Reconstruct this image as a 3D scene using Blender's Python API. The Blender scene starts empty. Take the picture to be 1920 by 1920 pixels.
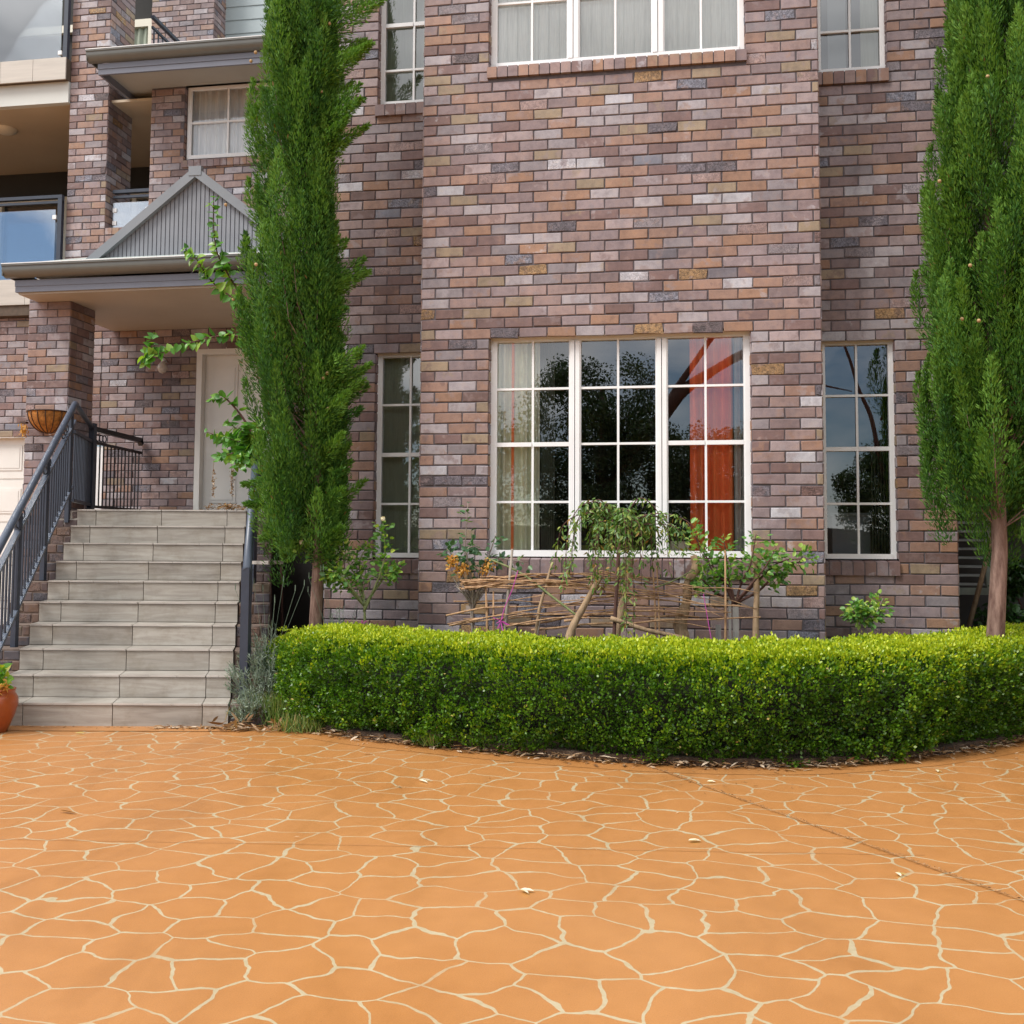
import bpy, math, random
import numpy as np
from mathutils import Vector, Matrix, noise as mnoise

S = bpy.context.scene
COL = S.collection
rad = math.radians

# ------------------------------------------------------------------ camera
CAM = Vector((2.179, -8.457, 1.27))
cd = bpy.data.cameras.new("camera")
cam = bpy.data.objects.new("camera", cd)
COL.objects.link(cam)
cam.matrix_world = (Matrix.Translation(CAM) @ Matrix.Rotation(rad(9.5), 4, 'Z')
                    @ Matrix.Rotation(rad(93.71), 4, 'X') @ Matrix.Rotation(rad(0.316), 4, 'Z'))
cd.sensor_width = 36
cd.lens = 36 * 2000 / 1920
cd.shift_y = -53 / 1920
cd.clip_end = 500
S.camera = cam

# ------------------------------------------------------------------ light
SUN_EL, SUN_AZ = rad(52), rad(230)      # azimuth clockwise from +Y (north)
w = bpy.data.worlds.new("World")
S.world = w
w.use_nodes = True
nt = w.node_tree
nt.nodes.clear()
out = nt.nodes.new('ShaderNodeOutputWorld')
bg = nt.nodes.new('ShaderNodeBackground')
bg.inputs['Strength'].default_value = 0.092
sky = nt.nodes.new('ShaderNodeTexSky')
sky.sky_type = 'NISHITA'
sky.sun_disc = False
sky.sun_elevation = SUN_EL
sky.sun_rotation = SUN_AZ
sky.dust_density = 0.2
sky.ozone_density = 3.0
tc = nt.nodes.new('ShaderNodeTexCoord')
mp = nt.nodes.new('ShaderNodeMapping')
mp.inputs['Scale'].default_value = (1, 1, 2.2)
mp.inputs['Location'].default_value = (3.1, 0.4, 0.2)
nz = nt.nodes.new('ShaderNodeTexNoise')
nz.inputs['Scale'].default_value = 2.1
nz.inputs['Detail'].default_value = 7
nz.inputs['Roughness'].default_value = 0.55
cr = nt.nodes.new('ShaderNodeValToRGB')
cr.color_ramp.elements[0].position = 0.37
cr.color_ramp.elements[1].position = 0.52
mx = nt.nodes.new('ShaderNodeMix')
mx.data_type = 'RGBA'
nz2 = nt.nodes.new('ShaderNodeTexNoise')
nz2.inputs['Scale'].default_value = 3.6
nz2.inputs['Detail'].default_value = 4
cr2 = nt.nodes.new('ShaderNodeValToRGB')
cr2.color_ramp.elements[0].position = 0.3
cr2.color_ramp.elements[0].color = (6.0, 6.3, 6.8, 1)
cr2.color_ramp.elements[1].position = 0.7
cr2.color_ramp.elements[1].color = (18.0, 18.1, 18.3, 1)
L = nt.links.new
L(tc.outputs['Generated'], mp.inputs['Vector'])
L(mp.outputs[0], nz.inputs['Vector'])
L(mp.outputs[0], nz2.inputs['Vector'])
sx = nt.nodes.new('ShaderNodeSeparateXYZ')
L(tc.outputs['Generated'], sx.inputs[0])
mr0 = nt.nodes.new('ShaderNodeMapRange')
mr0.inputs['From Min'].default_value = 0.10
mr0.inputs['From Max'].default_value = 0.42
mr0.inputs['To Min'].default_value = -0.15
mr0.inputs['To Max'].default_value = 0.16
L(sx.outputs['Z'], mr0.inputs['Value'])
ad0 = nt.nodes.new('ShaderNodeMath')
ad0.operation = 'ADD'
L(nz.outputs['Fac'], ad0.inputs[0])
L(mr0.outputs[0], ad0.inputs[1])
L(ad0.outputs[0], cr.inputs['Fac'])
L(nz2.outputs['Fac'], cr2.inputs['Fac'])
L(cr.outputs['Color'], mx.inputs[0])
L(sky.outputs[0], mx.inputs[6])
L(cr2.outputs['Color'], mx.inputs[7])
L(mx.outputs[2], bg.inputs['Color'])
L(bg.outputs[0], out.inputs[0])

sd = bpy.data.lights.new("sun", 'SUN')
sd.energy = 2.75
sd.angle = rad(20)
sd.color = (1.0, 0.965, 0.92)
sun = bpy.data.objects.new("sun", sd)
COL.objects.link(sun)
sdir = Vector((math.sin(SUN_AZ) * math.cos(SUN_EL), math.cos(SUN_AZ) * math.cos(SUN_EL), math.sin(SUN_EL)))
sun.rotation_euler = sdir.to_track_quat('Z', 'Y').to_euler()
sun.location = (0, 0, 20)

S.view_settings.view_transform = 'Standard'
S.view_settings.look = 'None'
S.view_settings.exposure = 0.48
S.view_settings.gamma = 1.0
S.render.engine = 'CYCLES'
S.cycles.max_bounces = 10
S.cycles.transparent_max_bounces = 24

# ------------------------------------------------------------------ material helpers
def nm(name):
    m = bpy.data.materials.new(name)
    m.use_nodes = True
    n = m.node_tree
    b = n.nodes['Principled BSDF']
    return m, n, b

def N(n, t, **kw):
    x = n.nodes.new(t)
    for k, v in kw.items():
        setattr(x, k, v)
    return x

def ramp(n, stops, interp='LINEAR'):
    c = n.nodes.new('ShaderNodeValToRGB')
    c.color_ramp.interpolation = interp
    e = c.color_ramp.elements
    while len(e) < len(stops):
        e.new(0.5)
    for i, (p, col) in enumerate(stops):
        e[i].position = p
        e[i].color = (*col, 1) if len(col) == 3 else col
    return c

def mixc(n, fac, a, b, mode='MIX'):
    m = n.nodes.new('ShaderNodeMix')
    m.data_type = 'RGBA'
    m.blend_type = mode
    for i, v in ((0, fac), (6, a), (7, b)):
        if hasattr(v, 'links'):
            n.links.new(v, m.inputs[i])
        elif i == 0:
            m.inputs[0].default_value = v
        else:
            m.inputs[i].default_value = (*v, 1)
    return m.outputs[2]

def noise(n, scale, detail=4, rough=0.55, vec=None, dist=0.0):
    x = n.nodes.new('ShaderNodeTexNoise')
    x.inputs['Scale'].default_value = scale
    x.inputs['Detail'].default_value = detail
    x.inputs['Roughness'].default_value = rough
    x.inputs['Distortion'].default_value = dist
    if vec is not None:
        n.links.new(vec, x.inputs['Vector'])
    return x

def objco(n, scale=None):
    t = n.nodes.new('ShaderNodeTexCoord')
    o = t.outputs['Object']
    if scale:
        m = n.nodes.new('ShaderNodeMapping')
        m.inputs['Scale'].default_value = scale
        n.links.new(o, m.inputs['Vector'])
        o = m.outputs[0]
    return o

def bump(n, b, h, strength=0.3, dist=0.01):
    x = n.nodes.new('ShaderNodeBump')
    x.inputs['Strength'].default_value = strength
    x.inputs['Distance'].default_value = dist
    n.links.new(h, x.inputs['Height'])
    n.links.new(x.outputs[0], b.inputs['Normal'])

def plain(name, col, rough=0.5, var=0.12, scale=6, bmp=0.0, metal=0.0, stretch=None):
    """coloured surface with mottling and faint dirt"""
    m, n, b = nm(name)
    v = objco(n, stretch)
    f = noise(n, scale, 6, 0.6, v)
    d = tuple(c * (1 - var * 2) for c in col)
    l = tuple(min(1, c * (1 + var)) for c in col)
    r = ramp(n, [(0.3, d), (0.7, l)])
    n.links.new(f.outputs['Fac'], r.inputs['Fac'])
    n.links.new(r.outputs[0], b.inputs['Base Color'])
    b.inputs['Roughness'].default_value = rough
    b.inputs['Metallic'].default_value = metal
    if bmp:
        g = noise(n, scale * 12, 3, 0.6, v)
        bump(n, b, g.outputs['Fac'], bmp, 0.004)
    return m

def brick_material(name="clinker_brick", dark=1.0):
    m, n, b = nm(name)
    at = N(n, 'ShaderNodeAttribute', attribute_name='bc')
    sep = N(n, 'ShaderNodeSeparateColor')
    n.links.new(at.outputs['Color'], sep.inputs[0])
    pal = [(0.00, (.275, .196, .182)), (0.12, (.245, .190, .195)), (0.24, (.285, .180, .140)),
           (0.34, (.205, .150, .150)), (0.44, (.315, .250, .250)), (0.53, (.280, .168, .115)),
           (0.60, (.335, .300, .315)), (0.68, (.270, .208, .145)), (0.72, (.180, .115, .108)),
           (0.79, (.230, .200, .212)), (0.86, (.430, .420, .450)), (0.895, (.155, .096, .086)),
           (0.92, (.300, .190, .095)), (0.935, (.145, .128, .146)), (0.965, (.190, .192, .230)),
           (0.985, (.115, .090, .094))]
    r = ramp(n, pal, 'CONSTANT')
    v = objco(n)
    n.links.new(sep.outputs[0], r.inputs['Fac'])
    # a second firing colour washes over part of some bricks
    r_b = ramp(n, [(p, c_) for p, c_ in pal[:12]], 'CONSTANT')
    n.links.new(sep.outputs[1], r_b.inputs['Fac'])
    nb_ = noise(n, 9, 3, 0.6, v)
    rb_ = ramp(n, [(0.54, (0, 0, 0)), (0.62, (.5, .5, .5))])
    n.links.new(nb_.outputs['Fac'], rb_.inputs['Fac'])
    base_c = mixc(n, rb_.outputs[0], r.outputs[0], r_b.outputs[0])
    # small shift of tone per brick
    hs = N(n, 'ShaderNodeHueSaturation')
    n.links.new(base_c, hs.inputs['Color'])
    mr = N(n, 'ShaderNodeMapRange')
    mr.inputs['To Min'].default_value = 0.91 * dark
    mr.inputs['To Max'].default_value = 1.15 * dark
    n.links.new(sep.outputs[1], mr.inputs['Value'])
    n.links.new(mr.outputs[0], hs.inputs['Value'])
    hs.inputs['Saturation'].default_value = 1.05
    # weather streaks down the wall
    stc = objco(n, (1, 1, .16))
    st_ = noise(n, 3.2, 5, 0.65, stc)
    rst = ramp(n, [(0.34, (.80, .78, .78)), (0.55, (1, 1, 1)), (0.75, (1.07, 1.06, 1.07))])
    n.links.new(st_.outputs['Fac'], rst.inputs['Fac'])
    # blotches inside a brick
    n1 = noise(n, 16, 4, 0.6, v)
    r1 = ramp(n, [(0.33, (.80, .78, .78)), (0.52, (1, 1, 1)), (0.72, (1.13, 1.06, .96))])
    n.links.new(n1.outputs['Fac'], r1.inputs['Fac'])
    c = mixc(n, 0.85, hs.outputs[0], r1.outputs[0], 'MULTIPLY')
    c = mixc(n, 1.0, c, rst.outputs[0], 'MULTIPLY')
    # fired grain
    n2 = noise(n, 170, 3, 0.7, v)
    r2 = ramp(n, [(0.3, (.72, .70, .70)), (0.45, (1, 1, 1)), (0.75, (1.12, 1.12, 1.12))])
    n.links.new(n2.outputs['Fac'], r2.inputs['Fac'])
    c = mixc(n, 0.8, c, r2.outputs[0], 'MULTIPLY')
    # rough burnt bricks: crackle
    vo = N(n, 'ShaderNodeTexVoronoi', feature='F1')
    vo.inputs['Scale'].default_value = 75
    n.links.new(v, vo.inputs['Vector'])
    n3 = noise(n, 55, 5, 0.75, v, 1.2)
    r3 = ramp(n, [(0.36, (.30, .27, .28)), (0.50, (.9, .9, .92)), (0.62, (1.5, 1.45, 1.45))])
    n.links.new(n3.outputs['Fac'], r3.inputs['Fac'])
    cc = mixc(n, 1.0, c, r3.outputs[0], 'MULTIPLY')
    c = mixc(n, sep.outputs[2], c, cc)
    n.links.new(c, b.inputs['Base Color'])
    b.inputs['Roughness'].default_value = 0.6
    b.inputs['Specular IOR Level'].default_value = 0.5
    # bump
    ma = N(n, 'ShaderNodeMath', operation='MULTIPLY')
    n.links.new(n3.outputs['Fac'], ma.inputs[0])
    n.links.new(sep.outputs[2], ma.inputs[1])
    mb_ = N(n, 'ShaderNodeMath', operation='MULTIPLY')
    mb_.inputs[1].default_value = 3.0
    n.links.new(ma.outputs[0], mb_.inputs[0])
    ad = N(n, 'ShaderNodeMath', operation='MULTIPLY_ADD')
    ad.inputs[1].default_value = 0.35
    n.links.new(n2.outputs['Fac'], ad.inputs[0])
    n.links.new(mb_.outputs[0], ad.inputs[2])
    bump(n, b, ad.outputs[0], 0.6, 0.006)
    return m

BRICK = brick_material()
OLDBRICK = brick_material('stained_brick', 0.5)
MORTAR = plain("grey_mortar", (.115, .100, .110), 0.9, 0.16, 20, 0.5)
WHITE = plain("white_powder_coat", (.80, .80, .80), 0.35, 0.03, 3)
CREAM = plain("cream_paint", (.66, .61, .50), 0.5, 0.04, 3)
DOORW = plain("door_paint", (.76, .74, .70), 0.4, 0.03, 3)
SOFFIT = plain("soffit_paint", (.43, .37, .30), 0.6, 0.04, 1.5)
SOFFIT2 = plain("verandah_ceiling_paint", (.50, .42, .31), 0.6, 0.04, 1.5)
GUTTER = plain("grey_gutter_steel", (.115, .113, .100), 0.33, 0.06, 4)
FASCIA = plain("blue_grey_fascia", (.155, .162, .20), 0.4, 0.05, 3)
TRIM = plain("grey_barge_steel", (.20, .212, .23), 0.4, 0.05, 3)
RIBBED = plain("ribbed_grey_steel", (.205, .212, .235), 0.42, 0.07, 4)
ROOFM = plain("pale_roof_steel", (.42, .47, .44), 0.4, 0.05, 3)
RAILM = plain("charcoal_rail_paint", (.030, .038, .058), 0.42, 0.10, 9)
RAILL = plain("slate_handrail_paint", (.060, .076, .108), 0.38, 0.06, 9)
BLACKR = plain("black_rail_paint", (.016, .014, .016), 0.4, 0.1, 9)
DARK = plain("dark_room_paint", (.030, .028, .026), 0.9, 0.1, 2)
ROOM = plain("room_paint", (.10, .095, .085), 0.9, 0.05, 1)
CLAD = plain("pale_blue_cladding", (.36, .41, .42), 0.5, 0.03, 2)
CABM = plain("grey_cabinet_paint", (.16, .19, .21), 0.5, 0.05, 2)
SILLW = plain("dark_lintel_steel", (.03, .024, .022), 0.6, 0.2, 8)
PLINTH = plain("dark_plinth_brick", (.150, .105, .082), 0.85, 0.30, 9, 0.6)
COIR = plain("coconut_fibre", (.42, .17, .035), 0.95, 0.28, 30, 1.0)
WIRE = plain("dark_wire", (.05, .022, .012), 0.6, 0.2, 20)
POTM = plain("glazed_terracotta", (.36, .080, .020), 0.28, 0.14, 5)
BULB = plain("glass_lamp", (.55, .50, .45), 0.1, 0.05, 10)
PINK = plain("pink_string", (.50, .07, .34), 0.6, 0.05, 30)
GREYPOST = plain("weathered_grey_stake", (.27, .25, .23), 0.85, 0.2, 12, 0.3, stretch=(1, 1, .15))
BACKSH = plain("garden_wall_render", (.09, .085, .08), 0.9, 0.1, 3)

def glass_material(name, tint=(1, 1, 1), refl=0.10, gain=1.0):
    m, n, b = nm(name)
    n.nodes.remove(b)
    o = n.nodes['Material Output']
    tr = N(n, 'ShaderNodeBsdfTransparent')
    tr.inputs[0].default_value = (*tint, 1)
    gl = N(n, 'ShaderNodeBsdfGlossy')
    gl.inputs['Roughness'].default_value = 0.0
    v = objco(n)
    ns = noise(n, 1.3, 1, 0.4, v)
    bp = N(n, 'ShaderNodeBump')
    bp.inputs['Strength'].default_value = 0.035
    bp.inputs['Distance'].default_value = 0.1
    n.links.new(ns.outputs['Fac'], bp.inputs['Height'])
    n.links.new(bp.outputs[0], gl.inputs['Normal'])
    fr = N(n, 'ShaderNodeFresnel')
    fr.inputs['IOR'].default_value = 1.5
    ma = N(n, 'ShaderNodeMath', operation='MULTIPLY_ADD')
    ma.inputs[1].default_value = gain
    ma.inputs[2].default_value = refl
    n.links.new(fr.outputs[0], ma.inputs[0])
    mi = N(n, 'ShaderNodeMixShader')
    n.links.new(ma.outputs[0], mi.inputs[0])
    n.links.new(tr.outputs[0], mi.inputs[1])
    n.links.new(gl.outputs[0], mi.inputs[2])
    n.links.new(mi.outputs[0], o.inputs[0])
    return m

GLASS = glass_material("window_glass", (.96, .97, .96), 0.15, 1.0)
GLASSB = glass_material("tinted_balcony_glass", (.82, .86, .88), 0.34, 1.0)

def cloth(name, col, trans=0.3):
    m, n, b = nm(name)
    v = objco(n, (30, 30, 1.5))
    f = noise(n, 3, 3, 0.6, v)
    r = ramp(n, [(0.3, tuple(c * .85 for c in col)), (0.7, tuple(min(1, c * 1.08) for c in col))])
    n.links.new(f.outputs['Fac'], r.inputs['Fac'])
    n.links.new(r.outputs[0], b.inputs['Base Color'])
    b.inputs['Roughness'].default_value = 0.9
    return m

CURT_CREAM = cloth("cream_curtain_cloth", (.84, .86, .66))
CURT_RED = cloth("orange_curtain_cloth", (.95, .24, .08))
CURT_GREY = cloth("grey_sheer_cloth", (.45, .45, .44))
BLIND_GREEN = cloth("sage_blind_cloth", (.30, .33, .26))
BLIND_UP = cloth("pale_blind_cloth", (.84, .87, .83))
BLIND_WHITE = cloth("white_curtain_cloth", (.88, .88, .90))

def leaf_material(name, stops, rough=0.4, trans=0.25, spec=0.5):
    m, n, b = nm(name)
    at = N(n, 'ShaderNodeAttribute', attribute_name='lc')
    r = ramp(n, stops)
    sp = N(n, 'ShaderNodeSeparateColor')
    n.links.new(at.outputs['Color'], sp.inputs[0])
    n.links.new(sp.outputs[0], r.inputs['Fac'])
    n.links.new(r.outputs[0], b.inputs['Base Color'])
    b.inputs['Roughness'].default_value = rough
    b.inputs['Specular IOR Level'].default_value = spec
    o = n.nodes['Material Output']
    tl = N(n, 'ShaderNodeBsdfTranslucent')
    tcl = mixc(n, 1.0, r.outputs[0], (1.25, 1.35, .5), 'MULTIPLY')
    n.links.new(tcl, tl.inputs[0])
    mi = N(n, 'ShaderNodeMixShader')
    mi.inputs[0].default_value = trans
    n.links.new(b.outputs[0], mi.inputs[1])
    n.links.new(tl.outputs[0], mi.inputs[2])
    n.links.new(mi.outputs[0], o.inputs[0])
    return m

BOXLEAF = leaf_material("box_leaf", [(0, (.040, .11, .008)), (.40, (.11, .235, .010)), (.70, (.35, .44, .012)), (.97, (.56, .60, .030)), (1.0, (.60, .45, .16))], 0.38, 0.30)
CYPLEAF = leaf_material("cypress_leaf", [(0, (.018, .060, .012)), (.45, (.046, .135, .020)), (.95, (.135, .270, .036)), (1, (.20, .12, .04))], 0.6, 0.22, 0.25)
ROSELEAF = leaf_material("rose_leaf", [(0, (.07, .19, .05)), (.6, (.16, .34, .06)), (1, (.42, .52, .09))], 0.4, 0.3)
WEEPLEAF = leaf_material("weeping_tree_leaf", [(0, (.06, .15, .03)), (.6, (.14, .25, .05)), (.93, (.28, .34, .07)), (1, (.38, .16, .04))], 0.4, 0.3)
HEARTLEAF = leaf_material("heart_leaf", [(0, (.05, .17, .02)), (.6, (.10, .28, .03)), (1, (.28, .44, .06))], 0.38, 0.35)
LAVLEAF = leaf_material("lavender_leaf", [(0, (.16, .21, .16)), (1, (.36, .42, .34))], 0.8, 0.15, 0.2)
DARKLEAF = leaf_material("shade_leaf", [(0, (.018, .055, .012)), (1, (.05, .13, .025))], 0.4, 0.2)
TREELEAF = leaf_material("street_tree_leaf", [(0, (.02, .045, .012)), (1, (.05, .09, .025))], 0.5, 0.2)
DEADLEAF = leaf_material("dead_leaf", [(0, (.16, .075, .03)), (.5, (.34, .20, .10)), (1, (.62, .50, .38))], 0.8, 0.15, 0.2)
DRYFLOWER = leaf_material("dried_bloom", [(0, (.42, .17, .03)), (1, (.72, .42, .12))], 0.8, 0.3, 0.2)
POTLEAF = leaf_material("geranium_leaf", [(0, (.11, .28, .025)), (.8, (.22, .42, .04)), (1, (.60, .52, .05))], 0.45, 0.35)
GRASSM = leaf_material("grass_blade", [(0, (.07, .16, .03)), (.7, (.18, .24, .06)), (1, (.42, .30, .12))], 0.6, 0.3)
PETAL = leaf_material("pale_petal", [(0, (.70, .62, .45)), (1, (.80, .76, .66))], 0.7, 0.3, 0.2)
ROSEB = plain("cream_rose_petal", (.75, .68, .48), 0.6, 0.05, 30)
CONEM = plain("cypress_cone", (.42, .27, .13), 0.8, 0.15, 60)

def bark(name, a, b_, stretch=(1, 1, .18), sc=26):
    m, n, b = nm(name)
    v = objco(n, stretch)
    f = noise(n, sc, 6, 0.7, v)
    r = ramp(n, [(0.35, a), (0.62, b_)])
    n.links.new(f.outputs['Fac'], r.inputs['Fac'])
    n.links.new(r.outputs[0], b.inputs['Base Color'])
    b.inputs['Roughness'].default_value = 0.85
    bump(n, b, f.outputs['Fac'], 0.8, 0.012)
    return m

BARKC = bark("cypress_bark", (.085, .038, .028), (.26, .165, .13))
BARKW = bark("branch_bark", (.20, .13, .075), (.40, .27, .16))
TWIG = bark("dry_twig", (.26, .135, .062), (.50, .31, .17))
BARKD = bark("dark_bark", (.055, .022, .016), (.13, .06, .045))
BARKG = bark("grey_stem", (.16, .13, .11), (.32, .27, .22))
GREENSTEM = bark("green_stem", (.10, .13, .045), (.24, .26, .11))

def soil_material():
    m, n, b = nm("leafy_soil")
    v = objco(n)
    f = noise(n, 9, 8, 0.7, v)
    r = ramp(n, [(0.3, (.045, .028, .018)), (0.55, (.10, .062, .04)), (0.75, (.24, .17, .11))])
    n.links.new(f.outputs['Fac'], r.inputs['Fac'])
    n.links.new(r.outputs[0], b.inputs['Base Color'])
    b.inputs['Roughness'].default_value = 0.95
    g = noise(n, 70, 5, 0.7, v)
    bump(n, b, g.outputs['Fac'], 1.0, 0.02)
    return m
SOIL = soil_material()

def paving(name, lines=True):
    m, n, b = nm(name)
    v = objco(n)
    big = noise(n, 0.55, 4, 0.55, v)
    base = ramp(n, [(0.30, (.375, .158, .043)), (0.70, (.400, .182, .060))])
    n.links.new(big.outputs['Fac'], base.inputs['Fac'])
    gr = noise(n, 240, 3, 0.75, v)
    gr2 = ramp(n, [(0.32, (.80, .76, .70)), (0.5, (1, 1, 1)), (0.72, (1.14, 1.13, 1.12))])
    n.links.new(gr.outputs['Fac'], gr2.inputs['Fac'])
    c = mixc(n, 0.8, base.outputs[0], gr2.outputs[0], 'MULTIPLY')
    md = noise(n, 7, 5, 0.6, v)
    md2 = ramp(n, [(0.35, (.93, .91, .88)), (0.65, (1.03, 1.03, 1.02))])
    n.links.new(md.outputs['Fac'], md2.inputs['Fac'])
    c = mixc(n, 0.7, c, md2.outputs[0], 'MULTIPLY')
    # dark specks
    vs = N(n, 'ShaderNodeTexVoronoi', feature='F1')
    vs.inputs['Scale'].default_value = 9
    n.links.new(v, vs.inputs['Vector'])
    rs = ramp(n, [(0.0, (.7, .7, .7)), (0.03, (0, 0, 0))])
    n.links.new(vs.outputs['Distance'], rs.inputs['Fac'])
    if lines:
        # warped coordinates
        wn = noise(n, 2.3, 2, 0.5, v)
        wn2 = noise(n, 9, 2, 0.5, v)
        sub = N(n, 'ShaderNodeVectorMath', operation='SUBTRACT')
        sub.inputs[1].default_value = (.5, .5, .5)
        n.links.new(wn.outputs['Color'], sub.inputs[0])
        sc = N(n, 'ShaderNodeVectorMath', operation='SCALE')
        sc.inputs['Scale'].default_value = 0.26
        n.links.new(sub.outputs[0], sc.inputs[0])
        sub2 = N(n, 'ShaderNodeVectorMath', operation='SUBTRACT')
        sub2.inputs[1].default_value = (.5, .5, .5)
        n.links.new(wn2.outputs['Color'], sub2.inputs[0])
        sc2 = N(n, 'ShaderNodeVectorMath', operation='SCALE')
        sc2.inputs['Scale'].default_value = 0.045
        n.links.new(sub2.outputs[0], sc2.inputs[0])
        a1 = N(n, 'ShaderNodeVectorMath', operation='ADD')
        a2 = N(n, 'ShaderNodeVectorMath', operation='ADD')
        n.links.new(v, a1.inputs[0]); n.links.new(sc.outputs[0], a1.inputs[1])
        n.links.new(a1.outputs[0], a2.inputs[0]); n.links.new(sc2.outputs[0], a2.inputs[1])
        fl = N(n, 'ShaderNodeMapping')
        fl.inputs['Scale'].default_value = (1.0, 1.12, 0.0)
        fl.inputs['Rotation'].default_value = (0, 0, rad(12))
        n.links.new(a2.outputs[0], fl.inputs['Vector'])
        vo = N(n, 'ShaderNodeTexVoronoi', feature='DISTANCE_TO_EDGE', voronoi_dimensions='2D')
        vo.inputs['Scale'].default_value = 4.2
        vo.inputs['Randomness'].default_value = 0.86
        n.links.new(fl.outputs[0], vo.inputs['Vector'])
        # line width varies
        wv = noise(n, 3.5, 2, 0.5, v)
        wr = N(n, 'ShaderNodeMapRange')
        wr.inputs['From Min'].default_value = 0.3
        wr.inputs['From Max'].default_value = 0.7
        wr.inputs['To Min'].default_value = 0.016
        wr.inputs['To Max'].default_value = 0.037
        n.links.new(wv.outputs['Fac'], wr.inputs['Value'])
        dv = N(n, 'ShaderNodeMath', operation='DIVIDE')
        n.links.new(vo.outputs['Distance'], dv.inputs[0])
        n.links.new(wr.outputs[0], dv.inputs[1])
        rl = ramp(n, [(0.0, (1, 1, 1)), (0.90, (1, 1, 1)), (1.0, (0, 0, 0))])
        n.links.new(dv.outputs[0], rl.inputs['Fac'])
        lnz = noise(n, 30, 4, 0.6, v)
        lc = ramp(n, [(0.3, (.37, .295, .175)), (0.7, (.43, .36, .235))])
        n.links.new(lnz.outputs['Fac'], lc.inputs['Fac'])
        fade = noise(n, 1.7, 5, 0.65, v)
        fr2 = ramp(n, [(0.30, (.55, .55, .55)), (0.50, (1, 1, 1))])
        n.links.new(fade.outputs['Fac'], fr2.inputs['Fac'])
        lm = N(n, 'ShaderNodeMath', operation='MULTIPLY')
        n.links.new(rl.outputs[0], lm.inputs[0])
        n.links.new(fr2.outputs[0], lm.inputs[1])
        c = mixc(n, lm.outputs[0], c, lc.outputs[0])
    # stains, tyre scuffs and grit
    stn = noise(n, 1.1, 8, 0.72, objco(n, (1.6, .5, 1)), 0.6)
    sr = ramp(n, [(0.30, (.86, .84, .82)), (0.47, (1, 1, 1)), (0.72, (1.05, 1.06, 1.08))])
    n.links.new(stn.outputs['Fac'], sr.inputs['Fac'])
    c = mixc(n, 1.0, c, sr.outputs[0], 'MULTIPLY')
    c = mixc(n, rs.outputs[0], c, (.12, .06, .03))
    n.links.new(c, b.inputs['Base Color'])
    rgh = ramp(n, [(0.3, (.36, .36, .36)), (0.7, (.52, .52, .52))])
    n.links.new(stn.outputs['Fac'], rgh.inputs['Fac'])
    n.links.new(rgh.outputs[0], b.inputs['Roughness'])
    b.inputs['Specular IOR Level'].default_value = 0.5
    bump(n, b, gr.outputs['Fac'], 0.25, 0.003)
    return m

PAVE = paving("stencilled_concrete")
PAVE_EDGE = paving("plain_orange_concrete", False)

def tile_material():
    m, n, b = nm("travertine_tile")
    v = objco(n, (1.2, 1.2, 12))
    at = N(n, 'ShaderNodeAttribute', attribute_name='bc')
    sh = N(n, 'ShaderNodeVectorMath', operation='MULTIPLY_ADD')
    sh.inputs[1].default_value = (7, 7, 7)
    n.links.new(at.outputs['Color'], sh.inputs[0])
    n.links.new(v, sh.inputs[2])
    f = noise(n, 1.7, 6, 0.62, sh.outputs[0], 0.8)
    r = ramp(n, [(0.30, (.265, .235, .205)), (0.5, (.355, .322, .280)), (0.68, (.43, .40, .355))])
    n.links.new(f.outputs['Fac'], r.inputs['Fac'])
    sp_ = N(n, 'ShaderNodeSeparateColor'); n.links.new(at.outputs['Color'], sp_.inputs[0])
    tn = N(n, 'ShaderNodeMapRange'); tn.inputs['To Min'].default_value = .86; tn.inputs['To Max'].default_value = 1.08
    n.links.new(sp_.outputs[1], tn.inputs['Value'])
    gr_ = noise(n, 5, 6, .7, objco(n)); g2 = ramp(n, [(0.32, (.74, .70, .64)), (0.52, (1, 1, 1))])
    n.links.new(gr_.outputs['Fac'], g2.inputs['Fac'])
    cc = mixc(n, 0.7, r.outputs[0], g2.outputs[0], 'MULTIPLY')
    hs = N(n, 'ShaderNodeHueSaturation'); n.links.new(cc, hs.inputs['Color']); n.links.new(tn.outputs[0], hs.inputs['Value'])
    n.links.new(hs.outputs[0], b.inputs['Base Color'])
    b.inputs['Roughness'].default_value = 0.42
    return m
TILE = tile_material()
GROUT = plain("brown_grout", (.10, .072, .052), 0.9, 0.15, 20)
NOSE = plain("pale_tile_nosing", (.47, .43, .39), 0.4, 0.08, 6)

# ------------------------------------------------------------------ object helpers
def tag(o, label=None, cat=None, group=None, kind=None):
    if label: o['label'] = label
    if cat: o['category'] = cat
    if group: o['group'] = group
    if kind: o['kind'] = kind
    return o

def empty(name, loc, label, cat, group=None, kind=None):
    o = bpy.data.objects.new(name, None)
    o.empty_display_size = 0.1
    o.location = loc
    COL.objects.link(o)
    o.matrix_world = Matrix.Translation(loc)
    return tag(o, label, cat, group, kind)

def parent(o, p):
    """vertices are in world space: cancel the offset of a thing's Empty"""
    if p is not None:
        o.parent = p
        T = Vector(p.location) if p.parent is None else Vector((0, 0, 0))
        o.matrix_parent_inverse = Matrix.Translation(-T)

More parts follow.
